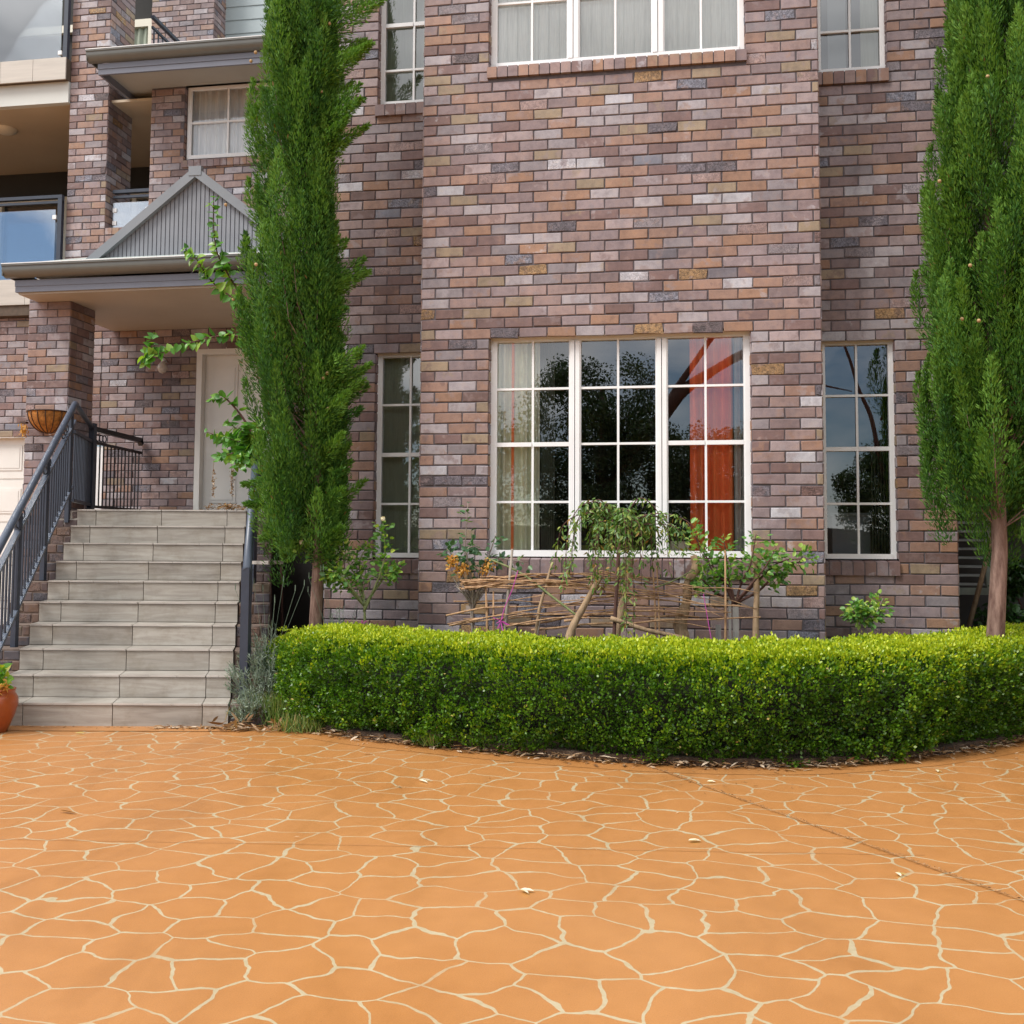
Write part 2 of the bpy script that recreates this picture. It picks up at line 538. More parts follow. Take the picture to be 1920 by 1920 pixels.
class MB:
    def __init__(s):
        s.v = []; s.f = []; s.mi = []; s.bc = []
    def quad(s, a, b, c, d, mi=0, bc=(0, 0, 0)):
        i = len(s.v)
        s.v += [tuple(a), tuple(b), tuple(c), tuple(d)]
        s.f.append((i, i + 1, i + 2, i + 3)); s.mi.append(mi); s.bc.append(bc)
    def poly(s, pts, mi=0, bc=(0, 0, 0)):
        i = len(s.v)
        s.v += [tuple(p) for p in pts]
        s.f.append(tuple(range(i, i + len(pts)))); s.mi.append(mi); s.bc.append(bc)
    def box(s, x0, x1, y0, y1, z0, z1, mi=0, bc=(0, 0, 0)):
        s.prism([(x0, y0), (x1, y0), (x1, y1), (x0, y1)], z0, z1, mi, bc)
    def prism(s, foot, z0, z1, mi=0, bc=(0, 0, 0)):
        n = len(foot); i = len(s.v)
        s.v += [(x, y, z0) for x, y in foot] + [(x, y, z1) for x, y in foot]
        for k in range(n):
            j = (k + 1) % n
            s.f.append((i + k, i + j, i + n + j, i + n + k)); s.mi.append(mi); s.bc.append(bc)
        s.f.append(tuple(i + k for k in reversed(range(n)))); s.mi.append(mi); s.bc.append(bc)
        s.f.append(tuple(i + n + k for k in range(n))); s.mi.append(mi); s.bc.append(bc)
    def obox(s, c, ux, uy, uz, mi=0, bc=(0, 0, 0)):
        """box from centre and half-axis vectors"""
        c, ux, uy, uz = map(Vector, (c, ux, uy, uz))
        i = len(s.v)
        for sz in (-1, 1):
            for sx, sy in ((-1, -1), (1, -1), (1, 1), (-1, 1)):
                s.v.append(tuple(c + ux * sx + uy * sy + uz * sz))
        for f in ((0, 1, 5, 4), (1, 2, 6, 5), (2, 3, 7, 6), (3, 0, 4, 7), (3, 2, 1, 0), (4, 5, 6, 7)):
            s.f.append(tuple(i + k for k in f)); s.mi.append(mi); s.bc.append(bc)
    def bar(s, p, q, w, h=None, up=(0, 0, 1), mi=0):
        p, q = Vector(p), Vector(q)
        h = w if h is None else h
        d = (q - p)
        dn = d.normalized()
        u = Vector(up)
        if abs(dn.dot(u)) > .98: u = Vector((0, 1, 0))
        sx = dn.cross(u).normalized()
        uu = sx.cross(dn)
        s.obox((p + q) / 2, d / 2, sx * w / 2, uu * h / 2, mi)
    def tube(s, pts, rs, sides=8, mi=0, cap=True, bc=(0, 0, 0)):
        pts = [Vector(p) for p in pts]
        if not hasattr(rs, '__len__'): rs = [rs] * len(pts)
        rings = []
        ref = Vector((0.13, 0.31, 0.94)).normalized()
        for k, p in enumerate(pts):
            a = pts[max(k - 1, 0)]; b = pts[min(k + 1, len(pts) - 1)]
            d = (b - a).normalized()
            u = d.cross(ref)
            if u.length < .1: u = d.cross(Vector((1, 0, 0)))
            u.normalize(); v = d.cross(u)
            i = len(s.v)
            for t in range(sides):
                an = 2 * math.pi * t / sides
                s.v.append(tuple(p + (u * math.cos(an) + v * math.sin(an)) * rs[k]))
            rings.append(i)
        for k in range(len(pts) - 1):
            for t in range(sides):
                j = (t + 1) % sides
                s.f.append((rings[k] + t, rings[k] + j, rings[k + 1] + j, rings[k + 1] + t)); s.mi.append(mi); s.bc.append(bc)
        if cap:
            s.f.append(tuple(rings[0] + t for t in reversed(range(sides)))); s.mi.append(mi); s.bc.append(bc)
            s.f.append(tuple(rings[-1] + t for t in range(sides))); s.mi.append(mi); s.bc.append(bc)
    def lathe(s, c, prof, sides=28, mi=0, a0=0, a1=2 * math.pi):
        cx, cy, cz = c
        full = abs(a1 - a0 - 2 * math.pi) < 1e-6
        cols = sides if full else sides + 1
        rings = []
        for r, z in prof:
            rings.append(len(s.v))
            for t in range(cols):
                an = a0 + (a1 - a0) * t / sides
                s.v.append((cx + r * math.cos(an), cy + r * math.sin(an), cz + z))
        for k in range(len(prof) - 1):
            for t in range(sides):
                j = (t + 1) % cols
                s.f.append((rings[k] + t, rings[k] + j, rings[k + 1] + j, rings[k + 1] + t)); s.mi.append(mi); s.bc.append((0, 0, 0))
    def sphere(s, c, r, mi=0, seg=8):
        prof = [(r * math.sin(math.pi * k / 6) + 1e-5, -r * math.cos(math.pi * k / 6)) for k in range(7)]
        s.lathe(c, prof, seg, mi)
    def build(s, name, mats, par=None, smooth=False):
        me = bpy.data.meshes.new(name)
        me.from_pydata(s.v, [], s.f)
        if not isinstance(mats, (list, tuple)): mats = [mats]
        for m in mats: me.materials.append(m)
        me.polygons.foreach_set('material_index', s.mi)
        if smooth: me.polygons.foreach_set('use_smooth', [True] * len(s.f))
        a = me.attributes.new('bc', 'FLOAT_COLOR', 'FACE')
        a.data.foreach_set('color', [x for b in s.bc for x in (*b, 1)])
        me.update()
        o = bpy.data.objects.new(name, me)
        COL.objects.link(o)
        parent(o, par)
        return o

RB = random.Random(7)

def holesplit(u0, u1, z0, z1, holes):
    """rect minus holes -> list of rects"""
    us = sorted({u0, u1, *[min(max(h[0], u0), u1) for h in holes], *[min(max(h[1], u0), u1) for h in holes]})
    zs = sorted({z0, z1, *[min(max(h[2], z0), z1) for h in holes], *[min(max(h[3], z0), z1) for h in holes]})
    out_ = []
    for a, b in zip(us, us[1:]):
        for c, d in zip(zs, zs[1:]):
            m, n_ = (a + b) / 2, (c + d) / 2
            if b - a < 1e-4 or d - c < 1e-4: continue
            if any(h[0] < m < h[1] and h[2] < n_ < h[3] for h in holes): continue
            out_.append((a, b, c, d))
    return out_

def brickcol():
    r = RB.random()
    rough = 0.0
    if r >= 0.92 and RB.random() < .85: rough = 1.0
    elif (r < .1 or .82 < r < .90) and RB.random() < .2: rough = 0.6
    return (r, RB.random(), rough)

def one_brick(mb, P, a, b, c, d, prot=0.008, j=0.0028, bc=None):
    """brick face with chamfer on plane P(u,z,out)"""
    bc = bc or brickcol()
    J = lambda: RB.uniform(-j, j)
    rr = 1 + 2.2 * bc[2]
    pr = prot + RB.uniform(-.0022, .0018)
    o = [(a + J() * rr, c + J() * rr), (b + J() * rr, c + J() * rr), (b + J() * rr, d + J() * rr), (a + J() * rr, d + J() * rr)]
    e = .0045
    tl = [RB.uniform(-.0012, .0012) * rr for _ in range(4)]
    i_ = [(o[0][0] + e, o[0][1] + e), (o[1][0] - e, o[1][1] + e), (o[2][0] - e, o[2][1] - e), (o[3][0] + e, o[3][1] - e)]
    back = [P(u, z, -.012) for u, z in o]
    mid = [P(u, z, pr - .0035) for u, z in o]
    fr = [P(u, z, pr + tl[k]) for k, (u, z) in enumerate(i_)]
    i = len(mb.v)
    mb.v += back + mid + fr
    for k in range(4):
        q = (k + 1) % 4
        mb.f += [(i + k, i + q, i + 4 + q, i + 4 + k), (i + 4 + k, i + 4 + q, i + 8 + q, i + 8 + k)]
        mb.mi += [0, 0]; mb.bc += [bc, bc]
    mb.f.append((i + 8, i + 9, i + 10, i + 11)); mb.mi.append(0); mb.bc.append(bc)

def plane_fn(kind, c):
    """kind: 'f' faces -y at y=c ; 'r' faces +x at x=c ; 'l' faces -x at x=c"""
    if kind == 'f': return lambda u, z, o: (u, c - o, z)
    if kind == 'r': return lambda u, z, o: (c + o, u, z)
    if kind == 'l': return lambda u, z, o: (c - o, u, z)
    if kind == 't': return lambda u, z, o: (u, z, c + o)

def brickwall(mb, kind, c, u0, u1, z0, z1, holes=(), shift=0.0, BL=.2325, CH=.086, joints=True):
    P = plane_fn(kind, c)
    for a, b, cc, d in holesplit(u0, u1, z0, z1, holes):
        mb.quad(P(a, cc, 0), P(b, cc, 0), P(b, d, 0), P(a, d, 0), 1)
    k0 = int(math.floor(z0 / CH))
    k = k0
    while k * CH < z1 - .01:
        za, zb = max(k * CH + .005, z0), min((k + 1) * CH - .005, z1)
        if zb - za > .02:
            hz = [h for h in holes if h[2] < (za + zb) / 2 < h[3]]
            spans = [(u0, u1)]
            for h in hz:
                ns = []
                for s_, e_ in spans:
                    if h[1] <= s_ or h[0] >= e_: ns.append((s_, e_)); continue
                    if h[0] > s_: ns.append((s_, h[0]))
                    if h[1] < e_: ns.append((h[1], e_))
                spans = ns
            for s_, e_ in spans:
                st = math.floor((s_ - shift) / BL) * BL + shift + (BL / 2 if k % 2 else 0) - BL
                u = st
                while u < e_:
                    a, b = max(u + .005, s_), min(u + BL - .005, e_)
                    if a > s_ + .001 and a - s_ < .05: a = s_ + .004
                    if b < e_ and e_ - b < .045: b = e_
                    if b - a > .04:
                        one_brick(mb, P, a, b, za, zb)
                    u += BL
        k += 1

def rowlock_sill(mb, x0, x1, yf, zt, zb, yb, dark=False, pitch=.0875):
    """row of bricks on edge; top slopes down to the front"""
    n = max(1, round((x1 - x0) / pitch)); p = (x1 - x0) / n
    for k in range(n):
        a, b = x0 + k * p + .004, x0 + (k + 1) * p - .004
        bc = (RB.choice([.76, .90, .76, .38, .90] if dark else [.05, .30, .55, .30, .55, .76, .38, .38]), RB.random() * .3 + .6, 0)
        j = RB.uniform(-.002, .002)
        dz = .02
        pts = [(yf + j, zb), (yb, zb), (yb, zt), (yf + j, zt - dz)]
        i = len(mb.v)
        mb.v += [(a, y, z) for y, z in pts] + [(b, y, z) for y, z in pts]
        for q in range(4):
            w_ = (q + 1) % 4
            mb.f.append((i + q, i + w_, i + 4 + w_, i + 4 + q)); mb.mi.append(0); mb.bc.append(bc)
        mb.f.append((i, i + 3, i + 2, i + 1)); mb.mi.append(0); mb.bc.append(bc)
        mb.f.append((i + 4, i + 5, i + 6, i + 7)); mb.mi.append(0); mb.bc.append(bc)
    mb.box(x0 + .005, x1 - .005, yf + .006, yb, zb + .005, zt - .026, 1)

# ================================================================== SETTING
g = MB(); g.box(-90, 90, -90, 90, -.3, -.02)
tag(g.build('ground', SOIL), kind='structure')

HF = [(-1.02, -.50), (-.72, -.86), (-.39, -1.18), (.05, -1.42), (.47, -1.56), (1.21, -1.78), (2.03, -1.90), (2.75, -1.82), (3.20, -1.62), (3.6, -1.36), (4.0, -1.0), (4.43, -.57), (5.0, .1), (5.6, 1.0)]
def spline(pts, n):
    pts = [np.array(p, float) for p in pts]
    P = [2 * pts[0] - pts[1]] + pts + [2 * pts[-1] - pts[-2]]
    o = []
    for i in range(1, len(P) - 2):
        for k in range(n):
            t = k / n
            o.append(.5 * ((2 * P[i]) + (-P[i - 1] + P[i + 1]) * t + (2 * P[i - 1] - 5 * P[i] + 4 * P[i + 1] - P[i + 2]) * t * t + (-P[i - 1] + 3 * P[i] - 3 * P[i + 1] + P[i + 2]) * t ** 3))
    o.append(pts[-1])
    return np.array(o)
HC = spline(HF, 8)

d = MB(); d.box(-30, 30, -40, 3.0, -.018, 0.0)
tag(d.build('driveway', PAVE), kind='structure')
# plain orange margin following the bed
e = MB()
tng = np.gradient(HC, axis=0); tng /= np.linalg.norm(tng, axis=1)[:, None]
nrm = np.stack([tng[:, 1], -tng[:, 0]], 1)
mo = HC + nrm * .20; mi_ = HC - nrm * .3
for k in range(len(HC) - 1):
    e.quad((*mo[k], .002), (*mo[k + 1], .002), (*mi_[k + 1], .002), (*mi_[k], .002))
tag(e.build('driveway_margin', PAVE_EDGE), kind='structure')
e = MB(); e.quad((-4.6, -1.9, .004), (-1.0, -1.27, .004), (-1.0, -1.0, .004), (-4.6, -1.6, .004))
e.quad((-1.0, -1.15, .004), (-.62, -1.10, .004), (-.72, -.86, .004), (-1.02, -.7, .004))
tag(e.build('driveway_margin', PAVE_EDGE), kind='structure')
# saw-cut and control joints
def strip(p, q, w_, z, mat, name):
    p, q = Vector((*p, z)), Vector((*q, z))
    s_ = (q - p).normalized().cross(Vector((0, 0, 1))) * w_ / 2
    m_ = MB(); n_ = 40
    for k in range(n_):
        a, b = p.lerp(q, k / n_), p.lerp(q, (k + 1) / n_)
        m_.quad(a - s_, b - s_, b + s_, a + s_)
    return tag(m_.build(name, mat), kind='structure')
JOINT = plain("joint_dirt", (.36, .185, .075), 0.9, 0.35, 40)
JOINT2 = plain("saw_cut", (.355, .155, .048), 0.9, 0.15, 30)
strip((1.93, -1.95), (3.9, -5.0), .006, .008, JOINT, 'control_joint')
strip((-6, -4.75), (3.15, -3.62), .004, .006, JOINT2, 'saw_cut_joint')

# garden bed
b_ = MB()
inn = HC - nrm * .02
for k in range(len(inn) - 1):
    b_.quad((*inn[k], .0), (*inn[k + 1], .0), (*inn[k + 1], .05), (*inn[k], .05))
    b_.quad((*inn[k], .05), (*inn[k + 1], .05), (inn[k + 1][0] * .9 + .2, inn[k + 1][1] * .5 + .3, .12), (inn[k][0] * .9 + .2, inn[k][1] * .5 + .3, .12))
b_.box(-1.3, 9, -.2, 3.0, .03, .118)
tag(b_.build('garden_bed', SOIL), kind='structure')

# ================================================================== HOUSE
H = empty('brick_house', (0, 0, 0), 'multi-coloured clinker brick house with white windows, side porch and balconies', 'house')

# windows openings on front bay
WL = (.565, 2.655, 1.242, 3.045)
WU = (.548, 2.632, 5.30, 7.00)
bay = MB()
brickwall(bay, 'f', 0, 0, 3.187, 0.08, 8.4, [WL[:2] + (1.085, 3.045), WU[:2] + (5.19, 7.0)], shift=.0)
brickwall(bay, 'l', 0, 0.0, .5, 0.08, 8.4)
brickwall(bay, 'r', 3.187, 0.0, .5, 0.08, 8.4)
for (x0, x1, z0, z1) in (WL, WU):
    brickwall(bay, 'r', x0, .01, .11, z0, z1, shift=-.12)
    brickwall(bay, 'l', x1, .01, .11, z0, z1, shift=-.12)
bay.build('wall', [BRICK, MORTAR], H)

LW = (-.542, -.004, 1.225, 3.022); LU = (-.555, -.004, 5.262, 7.0)
RW = (3.235, 3.825, 1.237, 3.03); RU = (3.235, 3.803, 5.29, 7.0)
rec = MB()
brickwall(rec, 'f', .5, -.975, 0, 0.08, 8.4, [LW[:2] + (1.10, 3.022), (-.555, -.004, 5.14, 7.0)], shift=.02)
brickwall(rec, 'f', .5, 3.187, 4.272, 0.08, 8.4, [RW[:2] + (1.115, 3.03), RU[:2] + (5.165, 7.0)], shift=.07)
brickwall(rec, 'r', 4.272, .5, 8.0, 0.0, 8.4)
brickwall(rec, 'l', -.975, .5, 3.5, 0.0, 8.4)
for (x0, x1, z0, z1) in (LW, LU, RW, RU):
    brickwall(rec, 'r', x0, .51, .61, z0, z1, shift=.38)
    brickwall(rec, 'l', x1, .51, .61, z0, z1, shift=.38)
rec.build('wall', [BRICK, MORTAR], H)

def fold_curtain(name, mat, x0, x1, y, z0, z1, nf, amp, label, cat='curtain', par=None, group=None):
    m = MB(); n_ = nf * 8
    xs = [x0 + (x1 - x0) * k / n_ for k in range(n_ + 1)]
    rr = random.Random(hash(label) % 999)
    ph = [rr.uniform(-.5, .5) for _ in range(nf + 2)]
    ys = [y + amp * math.sin(2 * math.pi * nf * k / n_ + ph[k // 8]) for k in range(n_ + 1)]
    zz = [z0 + (z1 - z0) * q / 6 for q in range(7)]
    for k in range(n_):
        for a, b in zip(zz, zz[1:]):
            m.quad((xs[k], ys[k], a), (xs[k + 1], ys[k + 1], a), (xs[k + 1], ys[k + 1], b), (xs[k], ys[k], b))
    o = m.build(name, mat, par)
    return tag(o, label, cat, group) if par is None else o

def slats(name, mat, x0, x1, y, z0, z1, pitch, wslat, ang, label):
    m = MB(); n_ = int((x1 - x0) / pitch)
    for k in range(n_ + 1):
        cx = x0 + k * pitch
        m.obox((cx, y, (z0 + z1) / 2), (math.cos(ang) * wslat / 2, math.sin(ang) * wslat / 2, 0), (0, .0008, 0), (0, 0, (z1 - z0) / 2))
    return tag(m.build(name, mat), label, 'blind')

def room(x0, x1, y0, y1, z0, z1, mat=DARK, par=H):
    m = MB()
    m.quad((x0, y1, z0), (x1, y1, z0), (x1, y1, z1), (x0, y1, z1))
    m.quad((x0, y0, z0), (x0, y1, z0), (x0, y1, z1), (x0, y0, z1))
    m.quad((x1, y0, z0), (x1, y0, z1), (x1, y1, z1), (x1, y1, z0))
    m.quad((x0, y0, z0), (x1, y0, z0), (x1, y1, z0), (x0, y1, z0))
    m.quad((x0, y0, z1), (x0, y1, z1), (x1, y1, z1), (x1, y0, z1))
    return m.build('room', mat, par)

def window(x0, x1, z0, z1, y, bays, rows, mid=None, fw=.035, mul=.075, bar=.018, lab=None, glass=GLASS, trans=None):
    """aluminium window in the plane y. bays: list of (u0,u1) fractions. rows: glazing bar heights"""
    f = MB(); dp = .055
    f.box(x0, x0 + fw, y, y + dp, z0, z1)
    f.box(x1 - fw, x1, y, y + dp, z0, z1)
    f.box(x0 + fw, x1 - fw, y + .001, y + dp, z1 - fw * 1.05, z1)
    f.box(x0 + fw, x1 - fw, y - .008, y + dp, z0, z0 + fw * 1.15)
    nb = len(bays)
    W_ = x1 - x0
    for k in range(nb - 1):
        c = x0 + W_ * bays[k][1]
        f.box(c - mul / 2, c - .003, y - .012, y + dp - .004, z0 + fw * 1.15, z1 - fw * 1.05)
        f.box(c + .003, c + mul / 2, y - .009, y + dp - .004, z0 + fw * 1.15, z1 - fw * 1.05)
    wo = f.build('window', WHITE, H)
    if lab: wo['label'] = lab
    g_ = MB()
    for k in range(nb):
        a = x0 + W_ * bays[k][0] + (fw if k == 0 else mul / 2)
        b = x0 + W_ * bays[k][1] - (fw if k == nb - 1 else mul / 2)
        if len(bays[k]) > 2: c = x0 + W_ * bays[k][2]
        else: c = (a + b) / 2
        # inner sash edge
        for s_ in (a, b - .012):
            g_.box(s_, s_ + .012, y + .006, y + .03, z0 + fw * 1.15, z1 - fw * 1.05)
        g_.box(c - bar / 2, c + bar / 2, y + .012, y + .03, z0 + fw * 1.15, z1 - fw * 1.05)
        for r_ in rows:
            zz = z0 + (z1 - z0) * r_
            big = mid is not None and abs(r_ - mid) < 1e-6 and not (nb == 3 and k == 1)
            hb = bar * (1.9 if big else 1.0)
            for (s_, e_) in (((a + .012, c - bar / 2), (c + bar / 2, b - .012))):
                g_.box(s_, e_, y + (.004 if big else .010), y + .031, zz - hb / 2, zz + hb / 2)
    g_.build('glazing_bar', WHITE, wo)
    p = MB()
    for k in range(nb):
        a = x0 + W_ * bays[k][0]; b = x0 + W_ * bays[k][1]
        p.quad((a + .01, y + .036, z0 + .01), (b - .01, y + .036, z0 + .01), (b - .01, y + .036, z1 - .01), (a + .01, y + .036, z1 - .01))
    p.build('pane', glass, wo)
    return wo

def lintel(x0, x1, y, z):
    m = MB(); m.box(x0 - .005, x1 + .005, y + .004, y + .10, z, z + .012)
    m.build('lintel', SILLW, H)

B3 = [(0, .334), (.334, .667), (.667, 1)]
w1 = window(WL[0], WL[1], WL[2], WL[3] - .004, .075, B3, [.245, .505, .758], .505, fw=.045, lab='three-part white ground floor window')
lintel(WL[0], WL[1], 0, WL[3])
s = MB(); rowlock_sill(s, WL[0] - .005, WL[1] + .005, -.022, 1.238, 1.085, .12, True); s.build('sill', [BRICK, MORTAR], w1)
w2 = window(WU[0], WU[1], WU[2], WU[3], .075, B3, [.335, .62], None, fw=.045, mul=.085, lab='three-part white upper floor window')
s = MB(); rowlock_sill(s, WU[0] - .012, WU[1] + .012, -.030, 5.30, 5.19, .12); s.build('sill', [BRICK, MORTAR], w2)
w3 = window(LW[0], LW[1], LW[2], LW[3], .56, [(0, 1, .56)], [.26, .50, .745], .50, lab='narrow ground floor window left of the bay')
lintel(LW[0], LW[1], .5, LW[3])
s = MB(); rowlock_sill(s, -.555, -.004, .47, 1.222, 1.09, .62, True); s.build('sill', [BRICK, MORTAR], w3)
w4 = window(LU[0], LU[1], LU[2], LU[3], .56, [(0, 1, .56)], [.19, .43, .72], .43, lab='narrow upper window left of the bay')
s = MB(); rowlock_sill(s, -.572, -.004, .462, 5.262, 5.142, .62); s.build('sill', [BRICK, MORTAR], w4)
w5 = window(RW[0], RW[1], RW[2], RW[3], .56, [(0, 1)], [.25, .50, .745], .50, lab='narrow ground floor window right of the bay')
lintel(RW[0], RW[1], .5, RW[3])
s = MB(); rowlock_sill(s, 3.187 + .004, 3.832, .468, 1.232, 1.105, .62, True); s.build('sill', [BRICK, MORTAR], w5)
w6 = window(RU[0], RU[1], RU[2], RU[3], .56, [(0, 1)], [.215, .46, .72], .46, lab='narrow upper window right of the bay')
s = MB(); rowlock_sill(s, 3.187 + .004, 3.812, .466, 5.29, 5.165, .62); s.build('sill', [BRICK, MORTAR], w6)

# rooms and furnishings behind the glass
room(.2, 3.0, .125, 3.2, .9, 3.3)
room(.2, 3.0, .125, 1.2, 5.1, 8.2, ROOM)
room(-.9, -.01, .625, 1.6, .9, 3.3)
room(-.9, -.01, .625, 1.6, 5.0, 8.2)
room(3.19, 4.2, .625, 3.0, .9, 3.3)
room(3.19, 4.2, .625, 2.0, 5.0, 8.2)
fold_curtain('curtain', CURT_CREAM, .60, .965, .17, 1.2, 3.1, 4, .032, 'cream pleated curtain behind the left panes of the big ground floor window')
m = MB(); m.box(.735, .757, .128, .132, 1.2, 3.06)
tag(m.build('curtain_edge', CURT_RED), 'thin orange curtain edge showing between cream folds', 'curtain')
slats('vertical_blind', BLIND_GREEN, .975, 1.085, .25, 1.2, 3.1, .016, .05, rad(82), 'stacked vertical blind slats beside the cream curtain, edge on')
fold_curtain('curtain', CURT_RED, 2.18, 2.52, .17, 1.2, 3.1, 3, .03, 'bright orange curtain behind the right panes of the big ground floor window')
fold_curtain('curtain', CURT_GREY, 2.525, 2.64, .165, 1.2, 3.1, 2, .015, 'grey sheer curtain at the right edge of the big ground floor window')
m = MB(); m.box(.98, 1.75, .5, .9, 1.0, 1.34); tag(m.build('sofa_back', plain("olive_upholstery", (.20, .21, .04), .9)), 'olive green sofa back low inside the big ground floor window', 'sofa')
m = MB(); m.box(2.02, 2.17, .16, .20, 1.2, 1.37); tag(m.build('letter_tray', CREAM), 'pale card standing inside the big window beside the orange curtain', 'card')

def closed_blind(x0, x1, y, z0, z1, mat, pitch, label):
    m = MB(); n_ = max(1, int(round((x1 - x0) / pitch)))
    for k in range(n_):
        a = x0 + k * (x1 - x0) / n_; b = a + (x1 - x0) / n_ + .006
        dy = RB.uniform(.004, .010)
        m.quad((a, y + dy, z0), (b, y - dy, z0), (b, y - dy + .001, z1), (a, y + dy, z1))
    return tag(m.build('vertical_blind', mat), label, 'blind')
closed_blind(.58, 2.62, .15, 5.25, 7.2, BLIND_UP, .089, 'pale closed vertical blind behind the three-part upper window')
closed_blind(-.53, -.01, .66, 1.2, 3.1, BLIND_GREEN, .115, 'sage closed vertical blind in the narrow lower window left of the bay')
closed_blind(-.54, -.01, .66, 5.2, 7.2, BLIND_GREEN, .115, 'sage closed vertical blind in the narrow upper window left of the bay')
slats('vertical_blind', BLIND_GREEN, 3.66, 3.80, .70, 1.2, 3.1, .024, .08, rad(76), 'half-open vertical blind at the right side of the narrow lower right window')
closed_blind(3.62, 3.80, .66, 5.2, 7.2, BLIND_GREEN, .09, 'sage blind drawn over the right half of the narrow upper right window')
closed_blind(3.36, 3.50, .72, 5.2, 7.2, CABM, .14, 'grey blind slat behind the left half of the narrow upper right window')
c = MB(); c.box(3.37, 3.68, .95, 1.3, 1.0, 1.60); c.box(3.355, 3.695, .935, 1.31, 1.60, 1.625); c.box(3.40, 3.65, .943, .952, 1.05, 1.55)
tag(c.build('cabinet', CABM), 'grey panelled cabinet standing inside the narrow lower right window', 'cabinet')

# roof slab closing the top of the main block, out of frame
m = MB(); m.box(-1.4, 4.8, -.5, 9, 8.4, 8.55); m.build('eaves', SOFFIT, H)

# ---------------------------------------------------------------- left wing
wing = MB()
YW = 3.5
brickwall(wing, 'f', YW, -9.0, -.975, 0, 4.16, [(-9.1, -5.92, 0, 2.70), (-5.03, -4.88, 1.677, 2.55), (-3.69, -2.65, 1.677, 3.72)], shift=.05, BL=.232)
brickwall(wing, 'f', YW, -5.47, -4.95, 4.16, 10.5, shift=-.03, BL=.232)                 # tall column
brickwall(wing, 'r', -4.95, YW, 4.06, 4.16, 10.5)
brickwall(wing, 'f', YW, -4.945, -4.375, 4.16, 5.17, shift=.06, BL=.232)
brickwall(wing, 'f', YW, -4.37, -.98, 4.16, 6.98, [(-3.93, -2.5, 5.98, 7.0)], shift=.09, BL=.232)
brickwall(wing, 'l', -4.37, YW + .01, 4.1, 4.16, 6.98)
brickwall(wing, 'r', -3.93, YW + .01, YW + .11, 6.06, 6.98)
wing.build('wall', [BRICK, MORTAR], H)
s = MB(); rowlock_sill(s, -4.94, -4.38, YW - .012, 5.27, 5.17, YW + .3); s.build('sill', [BRICK, MORTAR], H)
m = MB()
m.box(-4.934, -4.928, YW - .012, YW - .009, 2.56, 3.9)
m.build('expansion_joint', SILLW, H)
m = MB(); m.box(-5.02, -4.89, YW + .01, YW + .03, 1.677, 2.54); m.build('sidelight', WHITE, H)
m = MB(); m.box(-5.93, -5.0, YW - .006, YW + .02, 2.55, 2.565); m.build('lintel', SILLW, H)

# garage door
gd = MB()
gd.box(-9, -5.92, YW + .10, YW + .14, 0, 2.70)
for r_ in range(5):
    z0 = .02 + r_ * .535
    gd.box(-9, -5.93, YW + .088, YW + .099, z0, z0 + .515)
    for c_ in range(6):
        x1 = -6.02 - c_ * .52; x0 = x1 - .40
        gd.box(x0, x1, YW + .080, YW + .087, z0 + .10, z0 + .41)
        gd.box(x0 + .03, x1 - .03, YW + .076, YW + .079, z0 + .13, z0 + .38)
gd.build('garage_door', DOORW, H)
m = MB(); m.box(-9, -5.92, YW, YW + .08, 2.66, 2.70); m.build('lintel', DOORW, H)

# front door
dr = MB()
dr.box(-3.69, -2.65, YW + .10, YW + .16, 1.677, 3.72)
do = dr.build('door', DOORW, H)
fr = MB()
fr.box(-3.69, -3.62, YW - .005, YW + .09, 1.677, 3.72); fr.box(-2.72, -2.65, YW - .005, YW + .09, 1.677, 3.72)
fr.box(-3.62, -2.72, YW - .004, YW + .09, 3.64, 3.72)
fr.build('door_frame', DOORW, do)
pn = MB()
for (za, zb) in ((2.70, 3.52), (1.85, 2.55)):
    for (xa, xb) in ((-3.54, -3.20), (-3.12, -2.80)):
        pn.box(xa, xb, YW + .088, YW + .10, za, zb)
        pn.box(xa + .035, xb - .035, YW + .080, YW + .088, za + .035, zb - .035)
pn.build('door_panel', DOORW, do)

# upper window of the wing
w7 = window(-3.915, -2.55, 6.08, 6.995, YW + .05, [(0, 1, .385)], [.50], None, fw=.04, bar=.022, lab='white upper window of the left wing')
s = MB(); rowlock_sill(s, -3.95, -2.5, YW - .03, 6.06, 5.955, YW + .1); s.build('sill', [BRICK, MORTAR], w7)
m = MB(); m.box(-3.925, -2.5, YW - .004, YW + .05, 6.985, 7.13); m.build('window_head', CREAM, H)
fold_curtain('curtain', BLIND_WHITE, -3.89, -2.55, YW + .15, 6.0, 6.99, 11, .03, 'white pleated curtain in the upper window of the left wing')
room(-3.95, -2.3, YW + .11, YW + 1.2, 5.9, 7.1)

# porch pillar
pil = MB()
brickwall(pil, 'f', 1.96, -4.885, -4.40, 0, 4.0, shift=.09, BL=.232)
brickwall(pil, 'r', -4.40, 1.96, 2.43, 0, 4.0)
brickwall(pil, 'l', -4.885, 1.96, 2.43, 0, 4.0)
pil.build('pillar', [BRICK, MORTAR], H)

